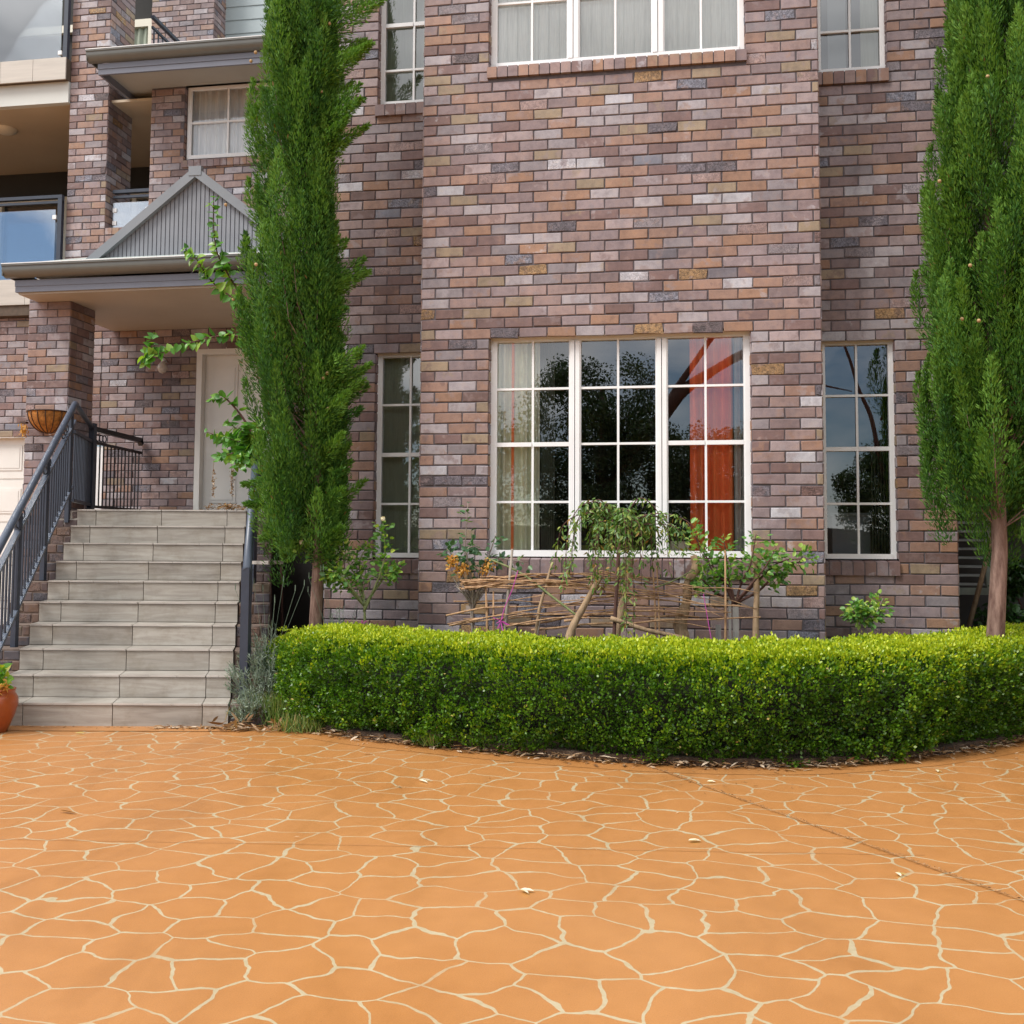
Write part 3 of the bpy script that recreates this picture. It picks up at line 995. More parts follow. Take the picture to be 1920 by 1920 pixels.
# porch roof
pr = MB()
yg = 1.5
prof = [(0, -.13), (.0, 0.0), (-.012, .0), (-.018, -.012), (-.024, -.012)]
GX0, GX1 = -4.90, -1.00
def gutter(x0, x1, y, z, name='gutter', left_return=None):
    m = MB()
    n_ = 9
    pts = [(y + .11, z + .0), (y + .11, z - .10)]
    for k in range(n_):
        a = math.pi / 2 * k / (n_ - 1)
        pts.append((y + .085 - .085 * math.sin(a) , z - .13 + .085 * (1 - math.cos(a))))
    pts += [(y, z - .02), (y - .010, z - .015), (y - .010, z + .004), (y + .006, z + .004), (y + .006, z - .04), (y + .02, z - .04), (y + .11, z - .04)]
    i = len(m.v); c = len(pts)
    m.v += [(x0, a, b) for a, b in pts] + [(x1, a, b) for a, b in pts]
    for k in range(c - 1):
        m.f.append((i + k, i + c + k, i + c + k + 1, i + k + 1)); m.mi.append(0); m.bc.append((0, 0, 0))
    m.poly([(x0 + .001, a, b) for a, b in pts[:-2]])
    if left_return:
        m.box(x0, x0 + .012, y + .005, left_return, z - .115, z)
    g_ = m.build(name, GUTTER, H)
    b2 = MB(); b2.box(x0 - .002, x1, y - .012, y - .002, z + .004, z + .012); b2.build('gutter_bead', WHITE, g_)
    return g_
gutter(GX0, GX1, yg - .02, 4.245, left_return=3.5)
m = MB()
m.box(GX0 + .09, GX1, yg + .09, yg + .115, 3.975, 4.10)
m.box(GX0 + .09, GX0 + .115, yg + .115, 3.5, 3.975, 4.10)
m.box(GX0 + .088, GX1, yg + .084, yg + .0899, 4.035, 4.10)
m.build('fascia', FASCIA, H)
m = MB(); m.box(GX0 + .1151, GX1, yg + .1151, 3.49, 3.955, 3.99); m.build('soffit', SOFFIT, H)
# roof planes: front slope with hip on the left
m = MB()
A = (GX0 + .02, yg + .0, 4.25); Bq = (GX1, yg + .0, 4.25)
Cq = (GX1, 3.49, 4.98); Dq = (GX0 + 2.0, 3.49, 4.98)
m.quad(A, Bq, Cq, Dq); m.poly([A, Dq, (GX0 + .02, 3.49, 4.25)])
m.build('roof', ROOFM, H)
# gable
ax, az, by, bz = -2.95, 5.215, 1.90, 4.36
hw = 1.12
m = MB()
nr = 46
for k in range(nr):
    x0 = ax - hw + 2 * hw * k / nr; x1 = ax - hw + 2 * hw * (k + 1) / nr
    xm = (x0 + x1) / 2
    top = lambda x: bz + (az - bz) * (1 - abs(x - ax) / hw)
    w_ = (x1 - x0)
    m.poly([(x0, by, bz - .1), (x1 - w_ * .22, by, bz - .1), (x1 - w_ * .22, by, top(x1 - w_ * .22)), (x0, by, top(x0))])
    m.poly([(x1 - w_ * .22, by + .012, bz - .1), (x1, by + .012, bz - .1), (x1, by + .012, top(x1)), (x1 - w_ * .22, by + .012, top(x1 - w_ * .22))])
    m.poly([(x1 - w_ * .22, by, bz - .1), (x1 - w_ * .22, by + .012, bz - .1), (x1 - w_ * .22, by + .012, top(x1 - w_ * .22)), (x1 - w_ * .22, by, top(x1 - w_ * .22))])
    m.poly([(x1, by, bz - .1), (x1, by + .012, bz - .1), (x1, by + .012, top(x1)), (x1, by, top(x1))])
gb = m.build('gable', RIBBED, H)
m = MB()
for sgn in (-1, 1):
    p0 = Vector((ax + sgn * (hw + .10), by - .03, bz - .06)); p1 = Vector((ax, by - .03, az + .03))
    up = Vector((0, 0, 1))
    m.obox((p0 + p1) / 2 + Vector((0, 0, .02)), (p1 - p0) / 2, (0, .028, 0), (0, 0, .058))
m.obox((ax, by - .032, az + .055), (.07, 0, 0), (0, .032, 0), (0, 0, .05))
m.build('barge_board', TRIM, H)
m = MB()
for sgn in (-1, 1):
    p0 = Vector((ax + sgn * (hw + .12), 0, bz - .02)); p1 = Vector((ax, 0, az + .07))
    m.quad((p0.x, by - .055, p0.z), (p1.x, by - .055, p1.z), (p1.x, 3.49, p1.z), (p0.x, 3.49, p0.z))
m.build('gable_roof', TRIM, H)

# upper eave above the wing window
gutter(-4.83, -.98, 2.78, 7.165, left_return=4.9)
m = MB()
m.box(-4.72, -.98, 2.87, 2.90, 6.90, 7.03); m.box(-4.72, -4.695, 2.90, 4.9, 6.90, 7.03)
m.box(-4.722, -.98, 2.862, 2.8695, 6.965, 7.03)
m.build('fascia', FASCIA, H)
m = MB(); m.box(-4.6945, -.98, 2.9005, 5.0, 6.985, 7.00)
m.build('soffit', plain("eave_lining", (.34, .325, .29), .6, .04, 2), H)
m = MB(); m.quad((-4.82, 2.79, 7.17), (-.98, 2.79, 7.17), (-.98, 5.2, 7.45), (-4.82, 5.2, 7.45)); m.build('roof', ROOFM, H)

# middle floor balcony: slab, glass balustrade
PTILE = plain("pale_slab_tile", (.50, .46, .41), .45, .07, 3, stretch=(.5, 1, 6))
for za, zb, zc in ((7.135, 7.415, 7.14), (4.30, 4.62, 4.17)):
    m = MB(); m.box(-9.5, -5.475, 3.399, 5.7, zc, zb - .004, 1)
    for k in range(9):
        x1 = -5.475 - k * .45
        m.box(x1 - .445, x1, 3.38, 3.40, za, zb)
    m.build('balcony_slab', [PTILE, GROUT], H)
m = MB(); m.box(-9.5, -5.475, 3.46, 3.55, 6.87, 7.138); m.build('beam', plain("beam_paint", (.55, .56, .53), .5, .03, 2), H)
m = MB(); m.box(-9.5, -5.475, 3.55, 5.7, 6.868, 6.90); m.box(-5.475, -4.3751, 3.56, 5.7, 6.868, 6.90); m.build('verandah_ceiling', SOFFIT2, H)
m = MB(); m.lathe((-6.80, 4.12, 6.868), [(.001, -.06), (.08, -.055), (.13, -.035), (.15, -.0)], 24); m.build('ceiling_light', CREAM, H, True)
# back wall of verandah
m = MB(); m.box(-9.5, -4.375, 5.7, 5.75, 4.62, 6.95); m.build('wall', DARK, H)
m = MB()
m.box(-9.5, -4.4, 5.62, 5.69, 6.38, 6.46)
for x in (-9.0, -7.95, -6.9, -6.75, -5.8, -4.9): m.box(x, x + .07, 5.62, 5.685, 4.62, 6.38)
m.build('sliding_door_frame', CREAM, H)
m = MB(); m.quad((-9.5, 5.695, 4.62), (-4.4, 5.695, 4.62), (-4.4, 5.695, 6.38), (-9.5, 5.695, 6.38)); m.build('sliding_door_glass', GLASS, H)

def glass_balustrade(x0, x1, y, zb, zt, gb_, gt, post, label):
    R_ = MB()
    R_.box(x0, x1, y - .03, y + .03, zt - .025, zt + .015)
    R_.box(x0, x1, y - .015, y + .015, zt - .085, zt - .055)
    if post:
        R_.box(x1 - .055, x1, y - .028, y + .028, zb, zt - .026)
    r_ = R_.build('balustrade', RAILM, H); r_['label'] = label
    G = MB(); G.box(x0, x1 - (.10 if post else 0), y - .005, y + .005, gb_, gt); G.build('glass_panel', GLASSB, r_)
    for zz in (gt - .10, gb_ + .06):
        xs_ = [x1 - .11] if post else [x1 - .05, x0 + .02]
        for xx in xs_:
            C_ = MB(); C_.box(xx - .02, xx + .03, y - .016, y + .016, zz - .025, zz + .025); C_.build('clamp', WHITE, r_)
glass_balustrade(-9.4, -5.485, 3.44, 4.62, 5.66, 4.50, 5.50, True, 'glass balustrade of the middle floor balcony')
glass_balustrade(-4.90, -4.39, 3.60, 5.27, 5.74, 5.28, 5.60, False, 'short glass balustrade between the brick columns')
glass_balustrade(-9.4, -5.485, 3.44, 7.42, 8.75, 7.44, 8.60, True, 'glass balustrade of the top balcony')

# top floor behind
m = MB()
brickwall(m, 'f', 6.5, -6.05, -5.02, 7.4, 11.0, shift=.1, BL=.232)
brickwall(m, 'r', -5.02, 6.5, 7.2, 7.4, 11.0)
m.build('wall', [BRICK, MORTAR], H)
m = MB(); m.box(-5.02, -.98, 6.9, 6.95, 7.3, 11.0)
for k in range(16): m.box(-5.02, -.98, 6.888, 6.899, 7.42 + k * .22, 7.60 + k * .22)
m.build('weatherboard', CLAD, H)
m = MB(); m.box(-14.0, -6.051, 6.6, 6.65, 7.3, 9.55); m.box(-14.0, -6.051, 6.6, 6.65, 9.551, 12.0); m.build('door_glass_dark', DARK, H)
m = MB(); m.box(-14, -6.06, 6.52, 6.59, 9.44, 9.56); m.box(-6.12, -6.06, 6.52, 6.59, 7.4, 9.44); m.box(-6.9, -6.84, 6.52, 6.59, 7.4, 9.44); m.build('sliding_door_frame', CREAM, H)
fold_curtain('curtain', BLIND_GREEN, -6.8, -6.15, 6.57, 7.5, 9.44, 6, .02, 'grey-green curtain in the top floor door behind the column')
# railing running back along the top landing
R_ = MB()
R_.bar((-4.72, 4.1, 8.24), (-4.72, 6.4, 8.24), .05, .04); R_.bar((-4.72, 4.1, 8.10), (-4.72, 6.4, 8.10), .03, .03)
rl = R_.build('landing_railing', RAILM, H)
R_ = MB()
for k in range(20): R_.box(-4.728, -4.712, 4.14 + k * .115, 4.156 + k * .115, 7.3, 8.09)
R_.build('railing_baluster', RAILM, rl)

# landing of the entrance
def CF(X, Y):
    c_, s_ = math.cos(rad(9.5)), math.sin(rad(9.5))
    return (CAM.x + X * c_ - Y * s_, CAM.y + X * s_ + Y * c_)
RIS = .1677; TR = .308; Y0 = 7.81; NS = 10
XR = lambda Y: -2.042 - .2137 * (Y - Y0)
SW = 1.677
top = NS * RIS
m = MB()
pTL, pTR = CF(XR(10.58) - SW - .26, 10.60), CF(XR(10.58) + .26, 10.60)
m.prism([pTL, pTR, (-.98, 1.62), (-.98, 3.49), (-4.40, 3.49), (-4.40, 2.0)], top - .15, top - .014)
m.build('porch_floor', TILE, H)

m = MB(); m.box(-2.15, -.99, 1.75, 3.44, .125, 1.50); m.build('undercroft_shade', DARK, H)  # solid dark box in place of the shade under the porch
# ================================================================== STAIRCASE
ST = empty('staircase', (*CF(XR(7.81) - SW / 2, 7.81), 0), 'beige tiled staircase of ten steps rising from the driveway to the porch', 'stairs')
cuts = [0, .19, .84, 1.49, SW]
for k in range(NS):
    Y = Y0 + TR * k
    z0, z1 = k * RIS, (k + 1) * RIS
    depth = TR + .04 if k < NS - 1 else .30
    mt = MB()
    xr = XR(Y)
    core = [CF(xr - SW + .004, Y + .012), CF(xr - .004, Y + .012), CF(XR(Y + depth) - .004, Y + depth), CF(XR(Y + depth) - SW + .004, Y + depth)]
    mt.prism(core, 0 if k == 0 else z0 - .04, z1 - .014, 1)
    for a, b in zip(cuts, cuts[1:]):
        jc = (RB.random(), RB.random(), RB.random())
        a2, b2 = a + .003, b - .003
        mt.prism([CF(xr - b2, Y), CF(xr - a2, Y), CF(xr - a2, Y + .0118), CF(xr - b2, Y + .0118)], z0 + .004, z1 - .016, 0, jc)
        # tread tile with pale nosing
        xb = XR(Y + depth)
        mt.prism([CF(xr - b2, Y - .002), CF(xr - a2, Y - .002), CF(xb - a2, Y + depth), CF(xb - b2, Y + depth)], z1 - .012, z1 + RB.uniform(-.0006, .0006), 0, jc)
        for q in range(2 if b - a < .3 else 3):
            n_ = 2 if b - a < .3 else 3
            u0_ = a2 + (b2 - a2) * q / n_ + .002; u1_ = a2 + (b2 - a2) * (q + 1) / n_ - .001
            mt.prism([CF(xr - u1_, Y - .010), CF(xr - u0_, Y - .010), CF(xr - u0_, Y - .0022), CF(xr - u1_, Y - .0022)], z1 - .0125, z1 + .0015, 2)
    mt.build('step', [TILE, GROUT, NOSE], ST)
for side in (-1, 1):
    pm = MB()
    for k in range(NS):
        Y = Y0 + TR * k
        depth = TR + .02 if k < NS - 1 else .35
        z0, z1 = 0, (k + 1) * RIS - .012
        def ed(Yq): return XR(Yq) + .002 if side > 0 else XR(Yq) - SW - .002 - .26
        wd = .26
        f_ = [CF(ed(Y), Y + .02), CF(ed(Y) + wd, Y + .02), CF(ed(Y + depth) + wd, Y + depth), CF(ed(Y + depth), Y + depth)]
        pm.prism(f_, z0, z1 - .085, 1)
        pm.prism(f_, z1 - .085, z1, 1)
        # brick face of the riser and coping bricks
        P_ = (lambda Y_, e_: (lambda u, z, o: (*CF(e_ + u, Y_ + .02 - o), z)))(Y, ed(Y))
        for zz in (0, 1):
            za = k * RIS + zz * RIS / 2 - .012; zb = za + RIS / 2 - .008
            if za < 0: za = .002
            us = [(0.004, .12), (.13, .256)] if (zz + k) % 2 else [(.004, .06), (.07, .19), (.2, .256)]
            for (ua, ub) in us:
                one_brick(pm, P_, ua, ub, za + .004, zb, .006, .002, (RB.choice([.76, .90, .30, .55, .70, .38, .94]), RB.random() * .4, RB.choice([0, 0, 1])))
        # outer side face bricks
        e_out = ed(Y) + wd if side > 0 else ed(Y)
        dirx = (XR(Y + 1) - XR(Y))
        for c_ in range(0, (k + 1) * 2):
            za = c_ * RIS / 2 + .004; zb = (c_ + 1) * RIS / 2 - .006
            if zb > z1: zb = z1
            n_ = 2
            for q in range(n_):
                ya = Y + .02 + (depth - .02) * q / n_ + .004; yb = Y + .02 + (depth - .02) * (q + 1) / n_ - .004
                P2 = (lambda e0, Yb, sg: (lambda u, z, o: (*CF(e0 + dirx * (u - Yb) + o * sg, u), z)))(e_out, Y, side)
                one_brick(pm, P2, ya, yb, za, zb, .006, .002, (RB.choice([.76, .90, .30, .55, .38, .15, .94]), RB.random() * .6, 0))
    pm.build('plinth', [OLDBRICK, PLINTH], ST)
# white cap slab on the right pier
m = MB()
a_ = CF(XR(9.3) + .18, 9.3); 
m.obox((a_[0] + .06, a_[1], 1.175), (.085, -.015, 0), (.02, .12, 0), (0, 0, .014)); m.build('cap_stone', NOSE, ST)

# ================================================================== HANDRAILS
def stair_rail(off_side, Ya, Yb, label, name='stair_railing'):
    """off_side: lateral offset from right stair edge"""
    E = empty(name, (*CF(XR(Ya) + off_side, Ya), 0), label, 'railing')
    sl = RIS / TR
    nose = lambda Y: RIS + (Y - Y0) * sl
    P_ = lambda Y, h: Vector((*CF(XR(Y) + off_side, Y), nose(Y) + h))
    return E, P_, nose

E1, P1, nose = stair_rail(-SW - .10, 7.3, 10.80, 'charcoal steel stair railing along the left side of the steps')
m = MB(); m.tube([P1(Y, 1.00 - .03) for Y in (7.2, 8.4, 9.6, 10.70)] + [P1(10.80, .965), P1(10.86, .93)], .031, 14); 
hr = m.build('handrail', RAILL, E1, True)
m = MB(); m.bar(P1(7.2, .80), P1(10.78, .80), .045, .03); m.build('upper_rail', RAILL, E1)
m = MB(); m.bar(P1(7.2, .16), P1(10.72, .16), .045, .028); m.build('lower_rail', RAILL, E1)
for Y in (7.72, 8.65, 9.60, 10.60):
    m = MB(); a = P1(Y, 0); bt = nose(Y) - .14
    c_ = CF(XR(Y) - SW - .10, Y)
    m.prism([(c_[0] - .022, c_[1] - .022), (c_[0] + .022, c_[1] - .022), (c_[0] + .022, c_[1] + .022), (c_[0] - .022, c_[1] + .022)], bt, nose(Y) + .95)
    m.build('post', RAILM, E1)
Y = 7.26
while Y < 10.7:
    m = MB(); a = P1(Y, .17); b2 = P1(Y, .79)
    m.bar(a, b2, .014, .014); m.build('baluster', RAILM, E1); Y += .098
def ring(E, c, r, nrmv, name='ring'):
    m = MB(); nrmv = Vector(nrmv).normalized(); u = nrmv.cross(Vector((0, 0, 1))).normalized(); v = nrmv.cross(u)
    pts = [Vector(c) + (u * math.cos(a) + v * math.sin(a)) * r for a in [2 * math.pi * k / 14 for k in range(15)]]
    m.tube(pts, .007, 6, cap=False); m.build(name, RAILM, E, True)
sidev = Vector((math.cos(rad(9.5)), math.sin(rad(9.5)), 0))
for Yc in (7.8, 8.7, 9.62, 10.35):
    for k in (-1, 0, 1):
        ring(E1, P1(Yc + k * .075, .875), .036, sidev)

# landing railing: from the stair top to the pillar and back to the wall
E2 = empty('landing_railing', (-4.36, 2.44, top), 'black railing on the porch edge between the pillar and the entry wall', 'railing')
pA, pB, pC = P1(10.80, .965), Vector((-4.36, 2.40, 2.62)), Vector((-4.36, 3.46, 2.60))
m = MB(); m.bar(pB, pC, .05, .055); m.bar((-4.36, 3.42, 2.60), (-4.36, 3.46, 2.55), .05, .05); m.build('handrail', BLACKR, E2)
m = MB(); m.bar(pB - Vector((0, 0, .15)), pC - Vector((0, 0, .15)), .035, .03); m.build('upper_rail', BLACKR, E2); m = MB(); m.bar((-4.36, 2.4, top + .08), (-4.36, 3.46, top + .08), .035, .03); m.build('lower_rail', BLACKR, E2)
for k in range(13):
    y = 2.47 + k * .078
    m = MB(); m.box(-4.366, -4.354, y, y + .012, top + .09, 2.45); m.build('baluster', BLACKR, E2)
for y in (2.50, 2.57, 2.64): ring(E2, (-4.36, y, 2.53), .038, (1, 0, 0))
m = MB(); m.box(-4.39, -4.33, 2.37, 2.43, top, 2.68); m.build('post', RAILM, E2)
E3 = empty('connecting_railing', (*pA.xy, top), 'charcoal railing section joining the stair top to the pillar post', 'railing')
m = MB(); m.tube([pA, pA.lerp(Vector((-4.36, 2.37, 2.64)), .5), (-4.36, 2.37, 2.64)], .028, 10); m.build('handrail', RAILL, E3, True)
q0 = Vector((pA.x, pA.y, top)); q1 = Vector((-4.36, 2.37, top))
m = MB(); m.bar(q0 + Vector((0, 0, .80)), q1 + Vector((0, 0, .80)), .035, .03); m.build('upper_rail', RAILM, E3); m = MB(); m.bar(q0 + Vector((0, 0, .1)), q1 + Vector((0, 0, .1)), .035, .03); m.build('lower_rail', RAILM, E3)
for k in range(12):
    c_ = q0.lerp(q1, (k + .5) / 12); m = MB(); m.box(c_.x - .007, c_.x + .007, c_.y - .007, c_.y + .007, top + .1, top + .8); m.build('baluster', RAILM, E3)

E4, P4, _ = stair_rail(.10, 7.9, 10.80, 'charcoal tubular stair railing along the right side of the steps')
m = MB(); m.tube([P4(8.12, .82 - .03), P4(9.5, .82 - .03), P4(10.75, .82)], .034, 14); m.build('handrail', RAILL, E4, True)
for Y, bz_ in ((8.14, .15), (9.4, .9), (10.7, 1.6)):
    c_ = CF(XR(Y) + .10, Y); m = MB(); m.prism([(c_[0] - .032, c_[1] - .03), (c_[0] + .032, c_[1] - .03), (c_[0] + .032, c_[1] + .03), (c_[0] - .032, c_[1] + .03)], bz_, nose(Y) + .80); m.build('post', RAILM, E4)
m = MB(); m.bar(P4(8.18, .62), P4(10.7, .62), .04, .03); m.build('upper_rail', RAILM, E4)
m = MB(); m.bar(P4(8.18, .14), P4(10.7, .14), .04, .03); m.build('lower_rail', RAILM, E4)
Y = 8.25
while Y < 10.65:
    m = MB(); m.bar(P4(Y, .15), P4(Y, .61), .013, .013); m.build('baluster', RAILM, E4); Y += .10

# ================================================================== FOLIAGE TOOLS
def leaf_mesh(name, pos, axis, nor, Ls, Ws, mat, par=None, tmpl='leaf', rnd=None, seed=0, join=None):
    """numpy: many leaves in one mesh"""
    pos = np.asarray(pos, np.float32); axis = np.asarray(axis, np.float32); nor = np.asarray(nor, np.float32)
    n_ = len(pos)
    axis /= np.linalg.norm(axis, axis=1)[:, None] + 1e-9
    side = np.cross(axis, nor); side /= np.linalg.norm(side, axis=1)[:, None] + 1e-9
    nn = np.cross(side, axis)
    T = {'quad': (np.array([(0, 0, 0), (.5, .5, .0), (1, 0, 0), (.5, -.5, 0)]), [(0, 1, 2, 3)]),
         'blade': (np.array([(0, .35, 0), (.6, .5, .0), (1, 0, 0), (.6, -.5, 0), (0, -.35, 0)]), [(0, 1, 2, 3, 4)]),
         'leaf': (np.array([(0, 0, 0), (.28, .42, .12), (.68, .36, .10), (1, 0, -.10), (.68, -.36, .10), (.28, -.42, .12)]), [(0, 1, 2, 3), (0, 3, 4, 5)]),
         'heart': (np.array([(.06, 0, 0), (-.06, .28, .08), (.22, .52, .12), (.62, .36, .06), (1, 0, -.12), (.62, -.36, .06), (.22, -.52, .12), (-.06, -.28, .08)]), [(0, 1, 2, 3, 4), (0, 4, 5, 6, 7)]),
         }[tmpl]
    tv, tf = T
    k = len(tv)
    Ls = np.broadcast_to(np.asarray(Ls, np.float32), (n_,)); Ws = np.broadcast_to(np.asarray(Ws, np.float32), (n_,))
    V = (pos[:, None, :] + axis[:, None, :] * (tv[None, :, 0, None] * Ls[:, None, None])
         + side[:, None, :] * (tv[None, :, 1, None] * Ws[:, None, None])
         + nn[:, None, :] * (tv[None, :, 2, None] * Ws[:, None, None]))
    V = V.reshape(-1, 3)
    li = []; ls = []; 
    fl = [len(f) for f in tf]
    base = (np.arange(n_) * k)[:, None]
    flat = np.array([i for f in tf for i in f])[None, :] + base
    loops = flat.reshape(-1)
    tot = np.tile(np.array(fl), n_)
    start = np.concatenate([[0], np.cumsum(tot)[:-1]])
    me = bpy.data.meshes.new(name)
    me.vertices.add(len(V)); me.vertices.foreach_set('co', V.astype(np.float32).reshape(-1))
    me.loops.add(len(loops)); me.loops.foreach_set('vertex_index', loops.astype(np.int32))
    me.polygons.add(len(tot)); me.polygons.foreach_set('loop_start', start.astype(np.int32)); me.polygons.foreach_set('loop_total', tot.astype(np.int32))
    me.update(calc_edges=True)
    me.materials.append(mat)
    if rnd is None: rnd = np.random.default_rng(seed).random(n_)
    a = me.attributes.new('lc', 'FLOAT_COLOR', 'FACE')
    c_ = np.zeros((n_, len(tf), 4), np.float32); c_[:, :, 0] = np.clip(np.asarray(rnd), 0, 1)[:, None]; c_[:, :, 3] = 1
    a.data.foreach_set('color', c_.reshape(-1))
    o = bpy.data.objects.new(name, me); COL.objects.link(o); parent(o, par)
    return o

def nrmz(a): return a / (np.linalg.norm(a, axis=1)[:, None] + 1e-9)

# ================================================================== BOX HEDGE
def hedge():
    g_ = np.random.default_rng(3)
    HE = empty('box_hedge', (1.2, -1.4, 0), 'clipped bright green box hedge curving along the driveway in front of the house', 'hedge')
    HT = .655
    # cumulative length
    C_ = HC; seg = np.linalg.norm(np.diff(C_, axis=0), axis=1); cl = np.concatenate([[0], np.cumsum(seg)]); Ltot = cl[-1]
    def at(s_):
        x = np.interp(s_, cl, C_[:, 0]); y = np.interp(s_, cl, C_[:, 1])
        nx = np.interp(s_, cl, nrm[:, 0]); ny = np.interp(s_, cl, nrm[:, 1])
        return np.stack([x, y], 1), nrmz(np.stack([nx, ny], 1))
    # cross-section path (out, z): out = outward from the front line, negative inward
    sec = np.array([(-.03, .03), (.03, .12), (.06, .28), (.07, .45), (.045, .56), (-.02, .63), (-.12, .665), (-.35, .675), (-.62, .675), (-.76, .62), (-.80, .45), (-.80, .25)])
    secn = np.array([(.9, -.4), (1, -.15), (1, 0), (1, .1), (.9, .4), (.6, .8), (.2, 1), (0, 1), (-.1, 1), (-.7, .7), (-1, 0), (-1, 0)])
    sl = np.concatenate([[0], np.cumsum(np.linalg.norm(np.diff(sec, axis=0), axis=1))])
    NC, PER = 12500, 15
    NL = NC * PER
    sc_ = g_.random(NC) * Ltot
    tc_ = g_.random(NC) * sl[-1]
    lumpc = np.array([mnoise.noise(Vector((a * 1.7, b * 2.6, 1.7))) * .085 + mnoise.noise(Vector((a * 5.5, b * 7, 5))) * .065 + mnoise.noise(Vector((a * 13, b * 14, 9))) * .045 for a, b in zip(sc_, tc_)])
    lumpc -= .05 * np.clip(1 - tc_ / .16, 0, 1) * np.clip(np.array([mnoise.noise(Vector((a * 2.4, 0, 3))) for a in sc_]) * 3 + .5, 0, 1)
    cdep = lumpc - np.abs(g_.normal(0, .020, NC)) + .012
    ctone = g_.normal(0, .11, NC)
    def rp(a): return np.repeat(a, PER)
    s_ = np.clip(rp(sc_) + g_.normal(0, .017, NL), 0, Ltot)
    t_ = np.clip(rp(tc_) + g_.normal(0, .017, NL), 0, sl[-1])
    so = np.interp(t_, sl, sec[:, 0]); sz = np.interp(t_, sl, sec[:, 1])
    no = np.interp(t_, sl, secn[:, 0]); nz_ = np.interp(t_, sl, secn[:, 1])
    P_, Nv = at(s_)
    topness = np.clip(nz_, 0, 1)
    off = rp(cdep) * (1 - .60 * topness) + g_.normal(0, .013, NL)
    n3 = nrmz(np.stack([Nv[:, 0] * no, Nv[:, 1] * no, nz_], 1))
    base3 = np.stack([P_[:, 0] + Nv[:, 0] * so, P_[:, 1] + Nv[:, 1] * so, sz], 1)
    pos = base3 + n3 * off[:, None]
    endf = np.clip(s_ / .35, 0, 1)
    pos[:, 2] *= np.where(s_ < .35, .90 + .10 * endf, 1)
    ax_ = nrmz(n3 * .8 + g_.normal(0, .5, (NL, 3)) + np.array([0, 0, .5]))
    nr_ = nrmz(n3 * .5 + g_.normal(0, .6, (NL, 3)) + np.array([0, 0, .55]))
    L_ = g_.uniform(.015, .028, NL); W_ = L_ * g_.uniform(.55, .75, NL)
    # leaves turn lighter and yellower on the top and clump tips, darker in hollows
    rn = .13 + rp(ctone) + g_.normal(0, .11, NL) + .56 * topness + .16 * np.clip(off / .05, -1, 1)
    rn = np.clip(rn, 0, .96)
    rn[g_.random(NL) < .003] = 1.0
    leaf_mesh('foliage', pos, ax_, nr_, L_, W_, BOXLEAF, HE, 'quad', rn)
    # shaded inner leaves
    NI = 70000
    s3 = g_.random(NI) * Ltot; t3 = g_.random(NI) * sl[-1]
    P3, N3 = at(s3); o3 = np.interp(t3, sl, secn[:, 0]); z3 = np.interp(t3, sl, secn[:, 1])
    m3 = nrmz(np.stack([N3[:, 0] * o3, N3[:, 1] * o3, z3], 1)); q3 = np.interp(t3, sl, sec[:, 0])
    p3 = np.stack([P3[:, 0] + N3[:, 0] * q3, P3[:, 1] + N3[:, 1] * q3, np.interp(t3, sl, sec[:, 1])], 1) - m3 * g_.uniform(.05, .12, NI)[:, None]
    p3[:, 2] = np.maximum(p3[:, 2], .05)
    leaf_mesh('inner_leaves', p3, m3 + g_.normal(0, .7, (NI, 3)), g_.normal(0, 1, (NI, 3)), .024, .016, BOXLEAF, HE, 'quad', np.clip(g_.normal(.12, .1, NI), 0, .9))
    # sprigs standing up above the clipped top
    NT = 1500
    s2 = g_.random(NT) * Ltot; o2 = -g_.random(NT) * .78 + .03
    P2, N2 = at(s2); hh = g_.random(NT) ** 2 * .055
    bx = np.stack([P2[:, 0] + N2[:, 0] * o2, P2[:, 1] + N2[:, 1] * o2, np.full(NT, .66)], 1)
    pp = []; aa = []
    for q in range(7):
        pp.append(bx + np.stack([g_.normal(0, .006, NT), g_.normal(0, .006, NT), hh * q / 6], 1))
        aa.append(np.stack([g_.normal(0, .6, NT), g_.normal(0, .6, NT), np.full(NT, .8)], 1))
    pp = np.concatenate(pp); aa = np.concatenate(aa)
    leaf_mesh('new_shoots', pp, aa, g_.normal(0, 1, pp.shape) + [0, 0, .5], .017, .010, BOXLEAF, HE, 'quad', np.clip(g_.normal(.68, .12, len(pp)), 0, .96))
    # solid filler core, coloured dark as the shade inside the hedge
    m = MB(); ins = [(-.26, .04), (-.20, .16), (-.17, .30), (-.17, .40), (-.22, .48), (-.34, .52), (-.56, .52), (-.64, .44), (-.64, .1)]
    K = len(C_)
    for i in range(K):
        for (o_, z_) in ins:
            m.v.append((C_[i, 0] + nrm[i, 0] * o_, C_[i, 1] + nrm[i, 1] * o_, z_))
    n_ = len(ins)
    for i in range(K - 1):
        for j in range(n_ - 1):
            m.f.append((i * n_ + j, (i + 1) * n_ + j, (i + 1) * n_ + j + 1, i * n_ + j + 1)); m.mi.append(0); m.bc.append((0, 0, 0))
    m.poly([m.v[j] for j in range(n_)])
    m.build('shade_core', plain("hedge_core_shade", (.016, .018, .008), .95, .3, 18, 1.0), HE)
hedge()

